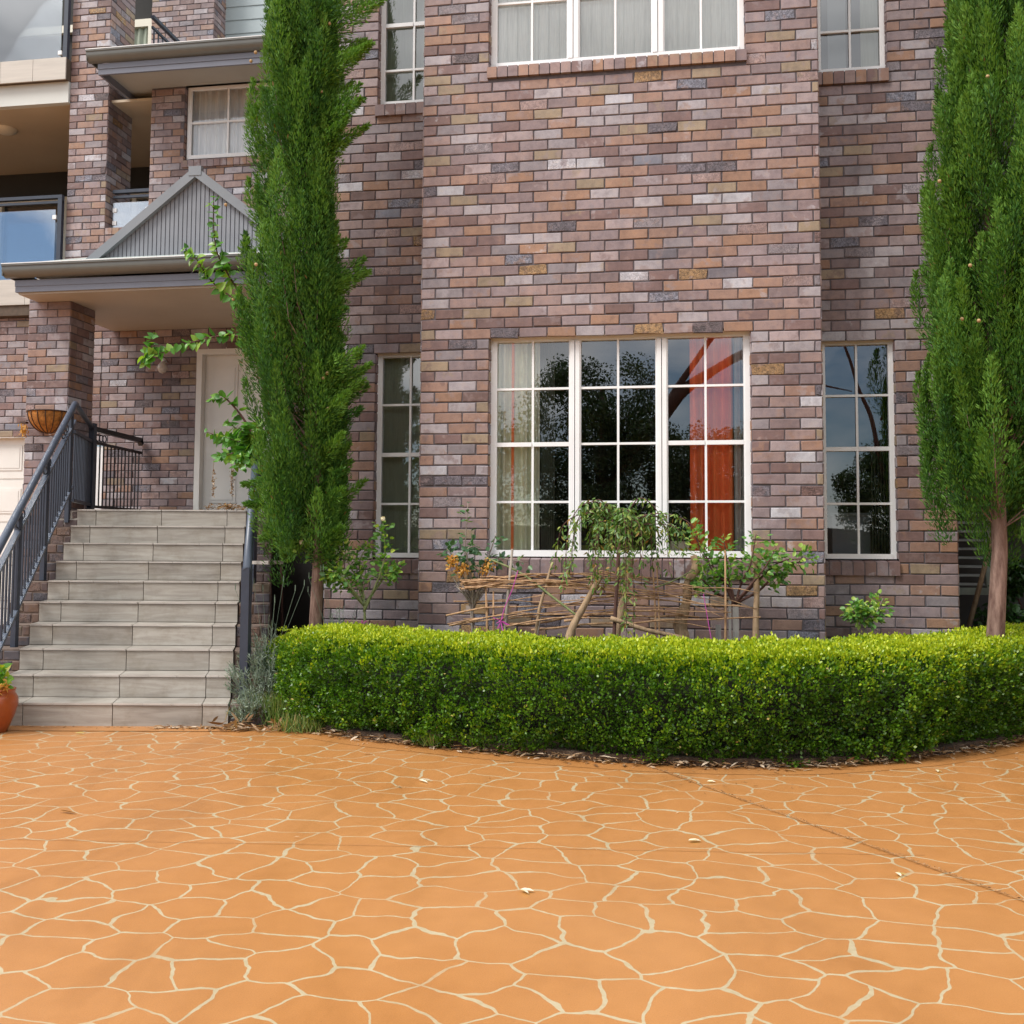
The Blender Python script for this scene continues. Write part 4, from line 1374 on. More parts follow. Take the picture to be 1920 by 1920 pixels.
# ================================================================== CYPRESSES
def cypress(name, base, cx_off, profile, z0, z1, seed, label, nplume, trunk_pts, low=None, bare_side=None):
    g_ = np.random.default_rng(seed)
    E = empty(name, base, label, 'tree', 'pencil cypresses flanking the front of the house')
    m = MB(); m.tube([p for p, r in trunk_pts], [r for p, r in trunk_pts], 14)
    m.build('trunk', BARKC, E, True)
    hs = np.array([p[0] for p in profile]); rl_ = np.array([p[1] for p in profile]); rr_ = np.array([p[2] for p in profile])
    tz = np.array([p[2] for p, r in trunk_pts]); tx = np.array([p[0] for p, r in trunk_pts]); ty = np.array([p[1] for p, r in trunk_pts])
    PP = []; AA = []; NN = []; RR = []; LL = []
    limbs = MB()
    jobs = [None] * nplume + list(low or [])
    for k, job in enumerate(jobs):
        h = z0 + (z1 - z0) * g_.random()
        an = g_.random() * 2 * math.pi
        rl0 = max(np.interp(h, hs, rl_) - .19, .05); rr0 = max(np.interp(h, hs, rr_) - .15, .04)
        ca, sa = math.cos(an), math.sin(an)
        if seed == 11 and h < 3.5 and sa < -.5 and ca > -.42 and g_.random() < .75: continue
        R_ = (rr0 if ca > 0 else rl0) * abs(ca) + (rl0 + rr0) / 2 * abs(sa)
        outer = g_.random() < .72
        fr_ = g_.uniform(.66, 1.12) if outer else g_.uniform(.25, .7)
        ln = g_.uniform(.38, .85) if outer else g_.uniform(.3, .6)
        pw = g_.uniform(.7, 1.35)
        tip = np.array([np.interp(h, tz, tx) + ca * R_ * fr_, np.interp(h, tz, ty) + sa * R_ * fr_ * .95, h])
        hb = h - ln
        rb = fr_ * g_.uniform(.45, .8)
        b0 = np.array([np.interp(hb, tz, tx) + ca * R_ * rb, np.interp(hb, tz, ty) + sa * R_ * rb, hb])
        mid_ = (b0 + tip) / 2 + np.array([ca, sa, 0]) * R_ * g_.uniform(.0, .3)
        if job:
            b0 = np.array(job[0]); tip = np.array(job[1]); mid_ = (b0 + tip) / 2 + [0, 0, -.04]; ln = float(np.linalg.norm(tip - b0)) * 1.25; hb = -9
        n_ = int(1250 * ln)
        t_ = g_.random(n_) ** .85
        axp = (1 - t_)[:, None] ** 2 * b0 + 2 * ((1 - t_) * t_)[:, None] * mid_ + t_[:, None] ** 2 * tip
        dr = nrmz(2 * (1 - t_)[:, None] * (mid_ - b0) + 2 * t_[:, None] * (tip - mid_))
        rad_ = nrmz(g_.normal(0, 1, (n_, 3))); rad_ -= dr * np.sum(rad_ * dr, 1)[:, None]; rad_ = nrmz(rad_)
        R0 = .100 * pw * (1 - t_ ** 1.6) * np.minimum(1, t_ * 4 + .35) + .010
        rr = R0 * np.sqrt(g_.random(n_))
        pos = axp + rad_ * rr[:, None]
        AA.append(dr * 1.0 + rad_ * g_.uniform(.25, .9, n_)[:, None] + g_.normal(0, .22, (n_, 3)))
        PP.append(pos); NN.append(rad_ + g_.normal(0, .5, (n_, 3)))
        tone = g_.normal(.0, .16) + (.0 if g_.random() < .012 else 0)
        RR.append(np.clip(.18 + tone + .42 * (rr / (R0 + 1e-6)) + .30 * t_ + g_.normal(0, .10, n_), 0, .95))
        LL.append(g_.uniform(.020, .040, n_))
        if k % 3 == 0 and hb > z0 - .3:
            limbs.tube([(np.interp(hb - .35, tz, tx), np.interp(hb - .35, tz, ty), max(hb - .35, z0 - .5)), tuple(b0), tuple((b0 + tip) / 2)], [.006, .004, .002], 5)
    PP = np.concatenate(PP); AA = np.concatenate(AA); NN = np.concatenate(NN); RR = np.concatenate(RR); LL = np.concatenate(LL)
    RR[g_.random(len(RR)) < .004] = 1.0
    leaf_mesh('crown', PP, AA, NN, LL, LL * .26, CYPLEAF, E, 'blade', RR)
    limbs.build('limbs', BARKC, E)
    for k in range(16):
        h = g_.uniform(z0 + .6, min(z1, 5.6)); an = g_.uniform(math.pi * 1.1, math.pi * 1.9)
        R_ = np.interp(h, hs, rl_ if math.cos(an) < 0 else rr_)
        c_ = (np.interp(h, tz, tx) + math.cos(an) * R_ * .9, np.interp(h, tz, ty) + math.sin(an) * R_ * .9, h)
        m = MB(); m.sphere(c_, .014); m.build('cone', CONEM, E, True)
    return E

LT = [((-.752, -.35, 0), .055), ((-.745, -.35, .75), .05), ((-.72, -.35, 1.4), .045), ((-.78, -.34, 2.7), .035), ((-.87, -.33, 4.4), .028), ((-.90, -.33, 7.5), .008)]
rs_ = random.Random(4)
SIDE = []
for z_, rch in ((1.45, .34), (1.60, .20), (1.78, .36), (1.92, .28), (2.15, .30), (2.42, .38), (2.50, .30), (2.66, .46), (2.76, .52), (2.86, .44), (3.05, .22), (3.20, .34), (3.50, .38), (3.62, .42), (3.80, .24), (4.10, .20), (4.6, .40), (4.72, .48), (4.9, .50), (5.02, .42), (5.25, .60), (5.35, .66), (5.5, .50), (5.65, .62), (5.8, .5)):
    for q in range(2):
        SIDE.append(((-.78 - (z_ - 1.4) * .025, -.35, z_ - .22), (-.76 - (z_ - 1.4) * .03 + rch * rs_.uniform(.8, 1.05), -.35 + rs_.uniform(-.25, .25), z_ + rs_.uniform(-.05, .1))))
for z_, rch in ((1.35, .34), (1.48, .46), (1.62, .50), (1.8, .55)):
    for q in range(4):
        SIDE.append(((-.78, -.35, z_ + .12), (-.76 - rch * rs_.uniform(.4, 1.0), -.35 + rs_.uniform(-.35, .15), z_ + rs_.uniform(-.12, .05))))
cypress('cypress_tree', (-.752, -.35, 0), 0,
        [(.95, .12, .10), (1.25, .40, .14), (1.6, .64, .18), (2.1, .68, .20), (2.7, .68, .22), (3.1, .68, .18), (3.8, .76, .16), (4.4, .72, .16), (4.9, .64, .20), (5.3, .50, .28), (5.8, .48, .26), (6.6, .4, .25), (7.4, .1, .1)],
        1.75, 7.4, 11, 'tall dark green pencil cypress between the stairs and the bay, trunk part hidden', 560, LT, SIDE)
RT = [((4.31, -.30, 0), .070), ((4.33, -.30, .70), .062), ((4.375, -.29, 1.3), .054), ((4.37, -.29, 1.85), .050), ((4.36, -.28, 3.4), .035), ((4.36, -.28, 7.6), .008)]
cypress('cypress_tree', (4.31, -.30, 0), 0,
        [(1.55, .28, .45), (1.8, .42, .6), (2.3, .54, .7), (2.8, .55, .75), (3.4, .55, .75), (4.0, .48, .7), (4.8, .38, .65), (5.6, .32, .6), (6.6, .25, .35), (7.5, .1, .1)],
        1.95, 7.5, 23, 'tall green pencil cypress at the right house corner with a bare reddish trunk', 560, RT)

# ================================================================== SHRUBS
def bush(name, base, label, cat, stems, leafmat, leafn, L_, W_, mat=GREENSTEM, tm='leaf', seed=1, spread=.05, droop=.0, flowers=(), group=None, stem_r=(.012, .003), rshift=.0, start=.35, lname='leaves'):
    g_ = np.random.default_rng(seed)
    E = empty(name, base, label, cat, group)
    m = MB(); PP = []; AA = []
    for st in stems:
        pts = [Vector(p) for p in st]
        sp = spline([tuple(p) for p in pts], 6)
        rs = np.linspace(stem_r[0], stem_r[1], len(sp))
        m.tube([tuple(p) for p in sp], list(rs), 6)
        n_ = leafn
        t_ = start + (1 - start) * g_.random(n_) ** .8
        idx = t_ * (len(sp) - 1); i0 = np.minimum(idx.astype(int), len(sp) - 2); fr_ = (idx - i0)[:, None]
        p_ = sp[i0] * (1 - fr_) + sp[i0 + 1] * fr_
        dr = nrmz(sp[i0 + 1] - sp[i0])
        r_ = g_.normal(0, 1, (n_, 3)); r_ -= dr * np.sum(r_ * dr, 1)[:, None] * .8; r_ = nrmz(r_)
        PP.append(p_ + r_ * (g_.random(n_) * spread)[:, None]); AA.append(dr * .35 + r_ + np.array([0, 0, -droop]))
    m.build('stems', mat, E, True)
    PP = np.concatenate(PP); AA = np.concatenate(AA); n_ = len(PP)
    leaf_mesh(lname, PP, AA, g_.normal(0, .45, (n_, 3)) + np.array([0, -.35, .9]), g_.uniform(.65, 1.15, n_) * L_, g_.uniform(.7, 1.1, n_) * W_, leafmat, E, tm, np.clip(g_.random(n_) * .9 + rshift, 0, 1))
    for c_ in flowers:
        f_ = MB()
        f_.sphere(c_, .019); f_.build('flower', ROSEB, E, True)
        nn = 10; d_ = nrmz(g_.normal(0, 1, (nn, 3)) + [0, -.3, .3]); leaf_mesh('petals', np.tile(c_, (nn, 1)), d_, g_.normal(0, 1, (nn, 3)), .028, .024, PETAL, E, 'leaf')
    return E

def fan(base, top_, n_, spread, rise, seed, y_sp=.15):
    r = random.Random(seed); o = []
    for k in range(n_):
        a = r.uniform(-1, 1); b_2 = r.uniform(-1, 1)
        e_ = (top_[0] + a * spread, top_[1] + b_2 * y_sp, top_[2] + rise * r.uniform(.35, 1) * (1 - .35 * abs(a)))
        mid_ = (top_[0] + a * spread * .55, top_[1] + b_2 * y_sp * .6, top_[2] + rise * .25)
        o.append([base, top_, mid_, e_])
    return o

bush('rose_bush', (-.37, -.3, 0), 'standard rose with pale green leaves and cream buds left of the bay', 'rose bush',
     [[(-.373, -.3, 0), (-.365, -.3, .85), (-.55, -.35, 1.12), (-.88, -.36, 1.30)], [(-.373, -.3, .2), (-.365, -.3, .9), (-.48, -.3, 1.15), (-.62, -.3, 1.38)],
      [(-.365, -.3, .8), (-.25, -.32, 1.05), (-.20, -.3, 1.25), (-.22, -.3, 1.50)], [(-.365, -.3, .85), (-.45, -.4, 1.0), (-.55, -.42, 1.12), (-.6, -.42, 1.05)],
      [(-.365, -.3, .85), (-.27, -.25, 1.0), (-.18, -.25, 1.12), (-.10, -.25, 1.10)], [(-.365, -.3, .85), (-.4, -.25, 1.0), (-.42, -.25, 1.2), (-.35, -.22, 1.34)],
      [(-.365, -.3, .85), (-.5, -.3, .98), (-.68, -.3, 1.12), (-.74, -.3, 1.02)]],
     ROSELEAF, 100, .054, .040, GREENSTEM, seed=2, spread=.075, flowers=[(-.21, -.33, 1.53), (-.86, -.38, 1.34), (-.60, -.33, 1.27)], group='rose bushes in the bed under the windows', rshift=.12)
bush('rose_bush', (.54, -.3, 0), 'sparse dark rose at the left end of the wattle fence with dried orange blooms', 'rose bush',
     [[(.54, -.3, 0), (.50, -.3, .95), (.45, -.32, 1.2), (.47, -.32, 1.66)], [(.54, -.3, .3), (.50, -.3, .95), (.60, -.3, 1.15), (.70, -.34, 1.42)],
      [(.50, -.3, .9), (.42, -.3, 1.1), (.34, -.3, 1.25), (.30, -.3, 1.30)], [(.50, -.3, .9), (.56, -.3, 1.1), (.66, -.34, 1.22), (.95, -.36, 1.20)], [(.50, -.3, .9), (.5, -.35, 1.1), (.48, -.4, 1.28), (.55, -.4, 1.33)]],
     leaf_material("dark_rose_leaf", [(0, (.035, .10, .045)), (.8, (.075, .17, .065)), (1, (.2, .25, .06))], .4, .25), 40, .060, .046, BARKG, seed=5, spread=.07, group='rose bushes in the bed under the windows')
bush('rose_bush', (2.49, -.3, 0), 'leafy green rose in front of the right corner of the big window', 'rose bush',
     [[(2.49, -.3, 0), (2.5, -.3, .92), (2.36, -.34, 1.12), (2.26, -.34, 1.28)], [(2.5, -.3, .85), (2.55, -.3, 1.05), (2.62, -.34, 1.2), (2.66, -.34, 1.42)],
      [(2.5, -.3, .85), (2.46, -.3, 1.05), (2.45, -.3, 1.2), (2.42, -.3, 1.42)], [(2.5, -.3, .9), (2.7, -.3, 1.1), (2.85, -.3, 1.22), (3.08, -.3, 1.24)],
      [(2.5, -.3, .9), (2.68, -.3, 1.0), (2.8, -.3, 1.12), (2.86, -.3, 1.10)], [(2.5, -.3, .9), (2.34, -.3, 1.0), (2.26, -.36, 1.08), (2.2, -.36, 1.02)], [(2.5, -.3, .9), (2.62, -.4, 1.05), (2.72, -.42, 1.18), (2.8, -.42, 1.32)],
      [(2.5, -.3, .9), (2.4, -.3, 1.1), (2.30, -.3, 1.24), (2.16, -.3, 1.50)]],
     ROSELEAF, 90, .052, .042, BARKD, seed=8, spread=.085, group='rose bushes in the bed under the windows')
bush('rose_bush', (3.49, 0, 0), 'small pale green rose below the narrow right window', 'rose bush',
     fan((3.49, 0, 0), (3.48, 0, .72), 7, .17, .36, 4, .1), ROSELEAF, 55, .048, .038, BARKG, seed=9, spread=.08, group='rose bushes in the bed under the windows', rshift=.15)

# dried hydrangea style heads and bare twigs
def driedheads():
    E = empty('dried_shrub', (.5, -.4, 0), 'bare grey shrub with dried orange flowers at the left end of the wattle fence', 'shrub')
    r = random.Random(5); m = MB()
    for k in range(46):
        a = r.uniform(-1, 1); x = .52 + a * .16
        z = r.uniform(.95, 1.18)
        m.tube([(.535, -.4, .30), (.53, -.4, .86 + r.uniform(-.05, .05)), (.53 + a * .09, -.4 + r.uniform(-.08, .08), .98), (x, -.4 + r.uniform(-.1, .1), z)], [.012 if k == 0 else .006, .006, .004, .0015], 5)
    m.build('stems', BARKG, E)
    g_ = np.random.default_rng(4)
    for c_ in ((.37, -.42, 1.20), (.45, -.42, 1.14), (.62, -.40, 1.13), (.66, -.40, 1.18)):
        n_ = 90 if c_[0] < .5 else 35; p_ = np.array(c_) + np.clip(g_.normal(0, .025, (n_, 3)), -.045, .045); leaf_mesh('dried_flower', p_, g_.normal(0, 1, (n_, 3)), g_.normal(0, 1, (n_, 3)), .026, .020, DRYFLOWER, E, 'leaf')
driedheads()

# weeping standard tree
def weeping():
    r = random.Random(12); E = empty('weeping_tree', (1.62, -.6, 0), 'small weeping standard tree with drooping leafy branches in front of the big window', 'tree')
    m = MB(); m.tube([(1.61, -.6, 0), (1.625, -.6, .66), (1.65, -.6, 1.10), (1.668, -.6, 1.46)], [.016, .015, .014, .013], 8); m.build('trunk', BARKD, E, True)
    m = MB(); g_ = np.random.default_rng(8); PP = []; AA = []
    for k in range(36):
        an = r.uniform(0, 2 * math.pi); R_ = r.uniform(.14, .46); ex = math.cos(an) * R_; ey = math.sin(an) * R_ * .75
        up = r.uniform(.02, .24); fall = r.uniform(.05, .45) if abs(ex) < .3 else r.uniform(.05, .30)
        if k == 1: ex, ey, fall = .06, -.25, .80
        if k in (2, 3, 6): ex, ey, fall = .06 + .05 * (k - 3) * .3, -.2, .72
        if k == 4: ex, ey, fall, up = .55, -.1, .30, .12
        if k == 5: ex, ey, fall = -.36, -.15, .50
        c_ = (1.665, -.6, 1.44)
        pts = [c_, (c_[0] + ex * .45, c_[1] + ey * .45, c_[2] + up), (c_[0] + ex * .95, c_[1] + ey * .95, c_[2] + up * .3), (c_[0] + ex * 1.1, c_[1] + ey * 1.1, c_[2] - fall)]
        sp = spline(pts, 7); m.tube([tuple(p) for p in sp], list(np.linspace(.006, .0015, len(sp))), 5)
        n_ = int(48 + fall * 85); t_ = .12 + .88 * g_.random(n_); idx = t_ * (len(sp) - 1); i0 = np.minimum(idx.astype(int), len(sp) - 2)
        p_ = sp[i0] + (sp[i0 + 1] - sp[i0]) * (idx - i0)[:, None]; rr = nrmz(g_.normal(0, 1, (n_, 3)))
        PP.append(p_ + rr * .018); AA.append(rr * .7 + np.array([0, 0, -.75]))
    m.build('branches', BARKD, E, True); PP = np.concatenate(PP); AA = np.concatenate(AA)
    leaf_mesh('leaves', PP, AA, g_.normal(0, .6, (len(PP), 3)) + [0, -.5, .5], g_.uniform(.03, .055, len(PP)), g_.uniform(.012, .020, len(PP)), WEEPLEAF, E, 'leaf')
weeping()

# wattle fence and logs
def wattle():
    r = random.Random(21)
    E = empty('wattle_fence', (1.5, -.45, .1), 'woven twig fence of thin brown branches across the bed under the big window', 'fence')
    for k in range(40):
        left = k % 2 == 0
        if k < 17: x0, x1, za, zb = r.uniform(.40, .62), r.uniform(1.35, 1.95), r.uniform(.98, 1.10), r.uniform(.98, 1.13)
        elif k < 27: x0, x1, za, zb = r.uniform(1.2, 1.55), r.uniform(2.2, 2.78), r.uniform(.86, 1.14), r.uniform(.80, 1.06)
        elif k < 35: x0, x1, za, zb = r.uniform(.33, .5), r.uniform(1.6, 2.3), r.uniform(.70, .92), r.uniform(.84, .98)
        else: x0, x1, za, zb = r.uniform(.6, 1.4), r.uniform(2.0, 2.75), r.uniform(.66, .84), r.uniform(.70, .92)
        n_ = 9; pts = []; bow = r.uniform(.0, .06); wob = r.uniform(-.035, .035); sag = r.uniform(-.02, .02); f2 = r.uniform(5, 12)
        for q in range(n_ + 1):
            t = q / n_
            pts.append((x0 + (x1 - x0) * t, -.45 + .03 * math.sin(t * 9 + k) + wob * .5, za + (zb - za) * t + bow * math.sin(math.pi * t) + sag * math.sin(f2 * t + k) + r.uniform(-.009, .009)))
        w_ = r.uniform(.003, .0065) * (1.6 if k >= 35 else 1)
        m = MB(); m.tube(pts, [w_ * (1.2 - .6 * q / n_) for q in range(n_ + 1)], 6); m.build('twig', TWIG, E, True)
    for (xb, xt, zt, rr, mt) in ((.765, .845, 1.30, .013, BARKG), (.95, 1.15, 1.20, .013, BARKW), (.66, .64, 1.02, .010, TWIG), (.70, .70, .98, .008, TWIG), (1.93, 1.90, 1.20, .007, TWIG), (1.955, 1.93, 1.20, .006, TWIG), (2.42, 2.43, 1.30, .008, TWIG), (1.0, 1.06, .80, .014, BARKG)):
        m = MB(); m.tube([(xb, -.47, .1), ((xb + xt) / 2 + .005, -.46, (zt + .5) / 2), (xt, -.45, zt)], [rr * 1.2, rr, rr * .7], 7); m.build('stake', mt, E, True)
wattle()
def log(pts, rs, label, mt=BARKW):
    m = MB(); sp = spline(pts, 5); rr = np.interp(np.linspace(0, 1, len(sp)), np.linspace(0, 1, len(rs)), rs)
    g_ = random.Random(len(label)); rr = [a * g_.uniform(.92, 1.12) for a in rr]
    m.tube([tuple(p) for p in sp], rr, 10); tag(m.build('garden_branch', mt, None, True), label, 'branch')
log([(1.26, -.62, .10), (1.29, -.6, .62), (1.40, -.55, .88), (1.52, -.5, 1.10)], [.040, .036, .022, .018], 'thick grey-brown branch leaning right, left of the weeping tree')
log([(1.60, -.5, .1), (1.63, -.5, .62), (1.69, -.45, .95), (1.74, -.4, 1.24)], [.036, .030, .026, .022], 'pale upright branch right behind the weeping tree trunk')
log([(2.12, -.35, .1), (2.14, -.35, .55), (2.10, -.35, .74), (2.15, -.35, .92), (2.16, -.35, 1.06), (2.22, -.35, 1.16), (2.20, -.35, 1.26)], [.040, .040, .055, .034, .032, .038, .022], 'knobbly stubbed trunk standing under the middle of the big window')
m = MB()
log([(2.65, -.35, .1), (2.65, -.35, .7), (2.66, -.35, 1.0), (2.65, -.35, 1.24)], [.026, .023, .022, .020], 'straight pale stake at the right end of the wattle fence')
log([(1.60, -.62, .80), (1.85, -.6, .72), (2.15, -.58, .66)], [.018, .016, .012], 'brown branch sloping down to the right over the wattle fence')
log([(.62, -.38, 1.235), (.9, -.42, 1.12), (1.15, -.5, .95), (1.36, -.55, .80)], [.007, .008, .009, .008], 'long green rose cane crossing the wattle fence diagonally', GREENSTEM)
log([(1.92, -.5, 1.02), (2.05, -.48, 1.07), (2.2, -.45, 1.15)], [.006, .005, .004], 'thin twig rising to the knobbly trunk', GREENSTEM)
m = MB(); m.box(2.455, 2.475, -.34, -.31, .1, .93); m.box(2.485, 2.53, -.335, -.305, .1, .88); tag(m.build('garden_stake', GREYPOST), 'pair of flat grey timber stakes beside the leafy rose', 'stake')
m = MB(); m.box(2.36, 2.40, -.34, -.315, .1, .745); tag(m.build('garden_stake', GREYPOST), 'short grey timber stake left of the paired stakes', 'stake')
m = MB(); m.tube([(.90, -.52, 1.14), (.86, -.52, 1.0), (.80, -.52, .86), (.775, -.52, .77)], .0035, 5)
g5 = random.Random(3)
for k in range(14): m.tube([(.77, -.52, .76), (.77 + g5.uniform(-.06, .07), -.53, .76 + g5.uniform(-.10, .05))], .003, 4)
tag(m.build('string_tie', PINK), 'pink string tied to the left stakes of the wattle fence', 'string')
m = MB(); m.tube([(2.27, -.52, .98), (2.30, -.52, .80), (2.33, -.52, .62)], .003, 5); tag(m.build('string_tie', PINK), 'pink string hanging between the knobbly trunk and the grey stakes', 'string')
m = MB()
for k in range(9): m.tube([(-.372, -.33, .70), (-.372 + g5.uniform(-.04, .07), -.34, .70 + g5.uniform(-.05, .04))], .004, 4)
tag(m.build('string_tie', PINK), 'pink string tied round the stem of the rose left of the bay', 'string')

# lavender beside the stairs
def lavender(name, c, R_, H_, n_, seed, label):
    g_ = np.random.default_rng(seed); E = empty(name, c, label, 'lavender')
    PP = []; AA = []; m = MB()
    for k in range(n_):
        an = g_.random() * 6.28; t = g_.random() ** .6; d_ = np.array([math.cos(an) * t * R_, math.sin(an) * t * R_, H_ * g_.uniform(.55, 1) * (1.1 - .6 * t)])
        b0 = np.array(c) + np.array([d_[0] * .2, d_[1] * .2, 0]); e_ = np.array(c) + d_
        m.tube([tuple(b0), tuple((b0 + e_) / 2 + [0, 0, .03]), tuple(e_)], .0018, 4)
        q = 34; tt = .25 + .75 * g_.random(q); dd = (e_ - b0) / (np.linalg.norm(e_ - b0) + 1e-6)
        PP.append(b0 + (e_ - b0) * tt[:, None]); AA.append(dd + g_.normal(0, .55, (q, 3)))
    for k in range(9):
        an = g_.random() * 6.28; e_ = np.array(c) + [math.cos(an) * R_ * .8, math.sin(an) * R_ * .5, H_ * g_.uniform(1.15, 1.5)]
        m.tube([tuple(np.array(c) + [0, 0, H_ * .4]), tuple(e_)], .0014, 4); m.tube([tuple(e_), tuple(e_ + [0, 0, .045])], [.004, .003], 5)
    m.build('stems', LAVLEAF, E); PP = np.concatenate(PP); AA = np.concatenate(AA)
    leaf_mesh('leaves', PP, AA, g_.normal(0, 1, PP.shape), g_.uniform(.025, .05, len(PP)), .0045, LAVLEAF, E, 'blade', seed=seed)
lavender('lavender_bush', (-1.02, -.62, .02), .34, .72, 240, 1, 'grey-green lavender clump between the right stair railing and the hedge end')
lavender('lavender_bush', (-1.00, -1.03, .02), .16, .26, 80, 2, 'low grey lavender tuft at the foot of the right stair railing')
lavender('lavender_bush', (-.55, -.35, .1), .32, .74, 130, 3, 'grey lavender spikes poking up behind the left end of the hedge')
m = MB(); m.obox((-.90, -.90, .11), (.025, 0, .03), (.0, .002, 0), (-.01, 0, .012)); tag(m.build('plant_tag', WHITE), 'small white plant label in the lavender at the hedge end', 'plant label')

# grasses at hedge end
def grass(c, R_, n_, H_, seed, label):
    g_ = np.random.default_rng(seed); p_ = np.array(c) + np.stack([g_.normal(0, R_, n_), g_.normal(0, R_ * .6, n_), np.zeros(n_)], 1)
    tag(leaf_mesh('grass_tuft', p_, g_.normal(0, .35, (n_, 3)) + [0, 0, 1], g_.normal(0, 1, (n_, 3)), g_.uniform(.4, 1, n_) * H_, .007, GRASSM, None, 'blade', seed=seed), label, 'grass')
grass((-.80, -.93, .01), .10, 900, .27, 1, 'yellowing grass tuft at the rounded left end of the hedge')
grass((.52, -1.60, .02), .05, 120, .12, 2, 'small green grass tuft at the foot of the hedge front')
grass((-.52, -1.18, .01), .08, 420, .15, 6, 'dry straw-coloured grass tuft below the left part of the hedge')

# leaf litter along the hedge
def litter():
    g_ = np.random.default_rng(31); n_ = 1500
    cl = np.concatenate([[0], np.cumsum(np.linalg.norm(np.diff(HC, axis=0), axis=1))]); s_ = g_.random(n_) * cl[-1] * .8
    x = np.interp(s_, cl, HC[:, 0]); y = np.interp(s_, cl, HC[:, 1]); nx = np.interp(s_, cl, nrm[:, 0]); ny = np.interp(s_, cl, nrm[:, 1])
    o_ = .01 + np.abs(g_.normal(0, .045, n_)) - .03
    p_ = np.stack([x + nx * o_, y + ny * o_, .010 + g_.random(n_) * .03 * (o_ < .05)], 1)
    e_ = np.stack([g_.uniform(-1.6, -.5, 260), np.zeros(260), np.full(260, .01)], 1); e_[:, 1] = -1.16 + (e_[:, 0] + 1.1) * .17 + g_.normal(0, .03, 260) 
    e_[:, 1] = np.where(e_[:, 0] > -.95, -1.0 + g_.normal(0, .06, 260), e_[:, 1])
    s2 = np.stack([g_.uniform(-2.7, -1.1, 90), np.zeros(90), np.full(90, .008)], 1); s2[:, 1] = -1.11 + (s2[:, 0] + 1.12) * .167 - .03 - np.abs(g_.normal(0, .02, 90))
    k5 = g_.random(170) * cl[-1] * .8; o5 = g_.exponential(.30, 170) + .02
    s5 = np.stack([np.interp(k5, cl, HC[:, 0]) + np.interp(k5, cl, nrm[:, 0]) * o5, np.interp(k5, cl, HC[:, 1]) + np.interp(k5, cl, nrm[:, 1]) * o5, np.full(170, .008)], 1)
    p_ = np.concatenate([p_, e_, s5, s2]); n2 = len(p_)
    ax_ = np.stack([g_.normal(0, 1, n2), g_.normal(0, 1, n2), g_.normal(0, .10, n2)], 1)
    L_ = g_.uniform(.018, .085, n2); L_[-260:] *= .42
    tag(leaf_mesh('leaf_litter', p_, ax_, g_.normal(0, .25, (n2, 3)) + [0, 0, 1], L_, L_ * g_.uniform(.16, .34, n2), DEADLEAF, None, 'leaf', g_.random(n2)), 'dry brown leaves and bark scraps littering the edge between hedge and driveway', 'leaf litter', kind='stuff')
litter()
g_ = np.random.default_rng(88)
for (x_, y_, lab_) in ((-.62, -1.13, 'heap of curled brown bark and leaves at the foot of the left hedge end'), (-1.02, -1.20, 'flat scatter of pale bark strips at the foot of the lavender')):
    q_ = np.array([x_, y_, .012]) + np.stack([g_.normal(0, .09, 70), g_.normal(0, .035, 70), np.abs(g_.normal(0, .022, 70))], 1)
    tag(leaf_mesh('leaf_pile', q_, g_.normal(0, 1, (70, 3)) * [1, 1, .45], g_.normal(0, .6, (70, 3)) + [0, 0, 1], g_.uniform(.05, .13, 70), g_.uniform(.015, .028, 70), DEADLEAF, None, 'leaf', g_.random(70)), lab_, 'leaf litter', kind='stuff')
# joint debris
def debris():
    g_ = np.random.default_rng(6); n_ = 420; t = g_.random(n_)
    p_ = np.array([1.93, -1.95, .011]) + t[:, None] * np.array([1.97, -3.05, 0]) + np.stack([g_.normal(0, .006, n_), g_.normal(0, .006, n_), np.zeros(n_)], 1)
    tag(leaf_mesh('joint_debris', p_, np.stack([g_.normal(0, 1, n_), g_.normal(0, 1, n_), np.zeros(n_)], 1), g_.normal(0, .3, (n_, 3)) + [0, 0, 1], g_.uniform(.006, .018, n_), .006, DEADLEAF, None, 'quad', g_.random(n_) * .6), 'fine dry debris caught in the diagonal driveway joint', 'debris', kind='stuff')
debris()
LOOSE = [(-.851, -3.613, .11, 0, 'curled dry leaf on the left of the driveway'), (1.541, -4.409, .055, 1, 'white petal lying in the middle of the driveway'),
         (2.162, -3.6, .06, 1, 'pale leaf on the driveway right of centre'), (2.979, -3.925, .05, 1, 'white petal on the driveway near the diagonal joint, right side'),
         (.682, -2.6, .09, 1, 'long pale leaf on the driveway below the left of the hedge'), (.602, -2.753, .06, 0, 'small crumpled brown leaf beside the long pale leaf'),
         (-2.031, -1.578, .07, 1, 'white petal on the driveway before the lowest step'), (2.261, -2.336, .05, 1, 'white petal lying on the upper end of the diagonal joint'),
         (.141, -1.906, .06, 0, 'small dry leaf near the left front of the hedge'), (2.672, -1.95, .08, 0, 'dry leaf at the front curve of the hedge'), (3.6, -1.75, .06, 1, 'pale scrap near the right end of the hedge')]
for k, (x, y, L_, w_, lab) in enumerate(LOOSE):
    g_ = np.random.default_rng(50 + k); nq = 2 if w_ else 1
    a_ = g_.normal(0, 1, (nq, 3)); a_[:, 2] = 0; a_[:, 0] += 1.2
    tag(leaf_mesh('fallen_leaf', np.array([[x, y, .010]] * nq), a_, g_.normal(0, .3, (nq, 3)) + [0, 0, 1], L_, L_ * (.42 if w_ and L_ < .07 else .24), PETAL if w_ else DEADLEAF, None, 'leaf', [.5] * nq), lab, 'leaf')

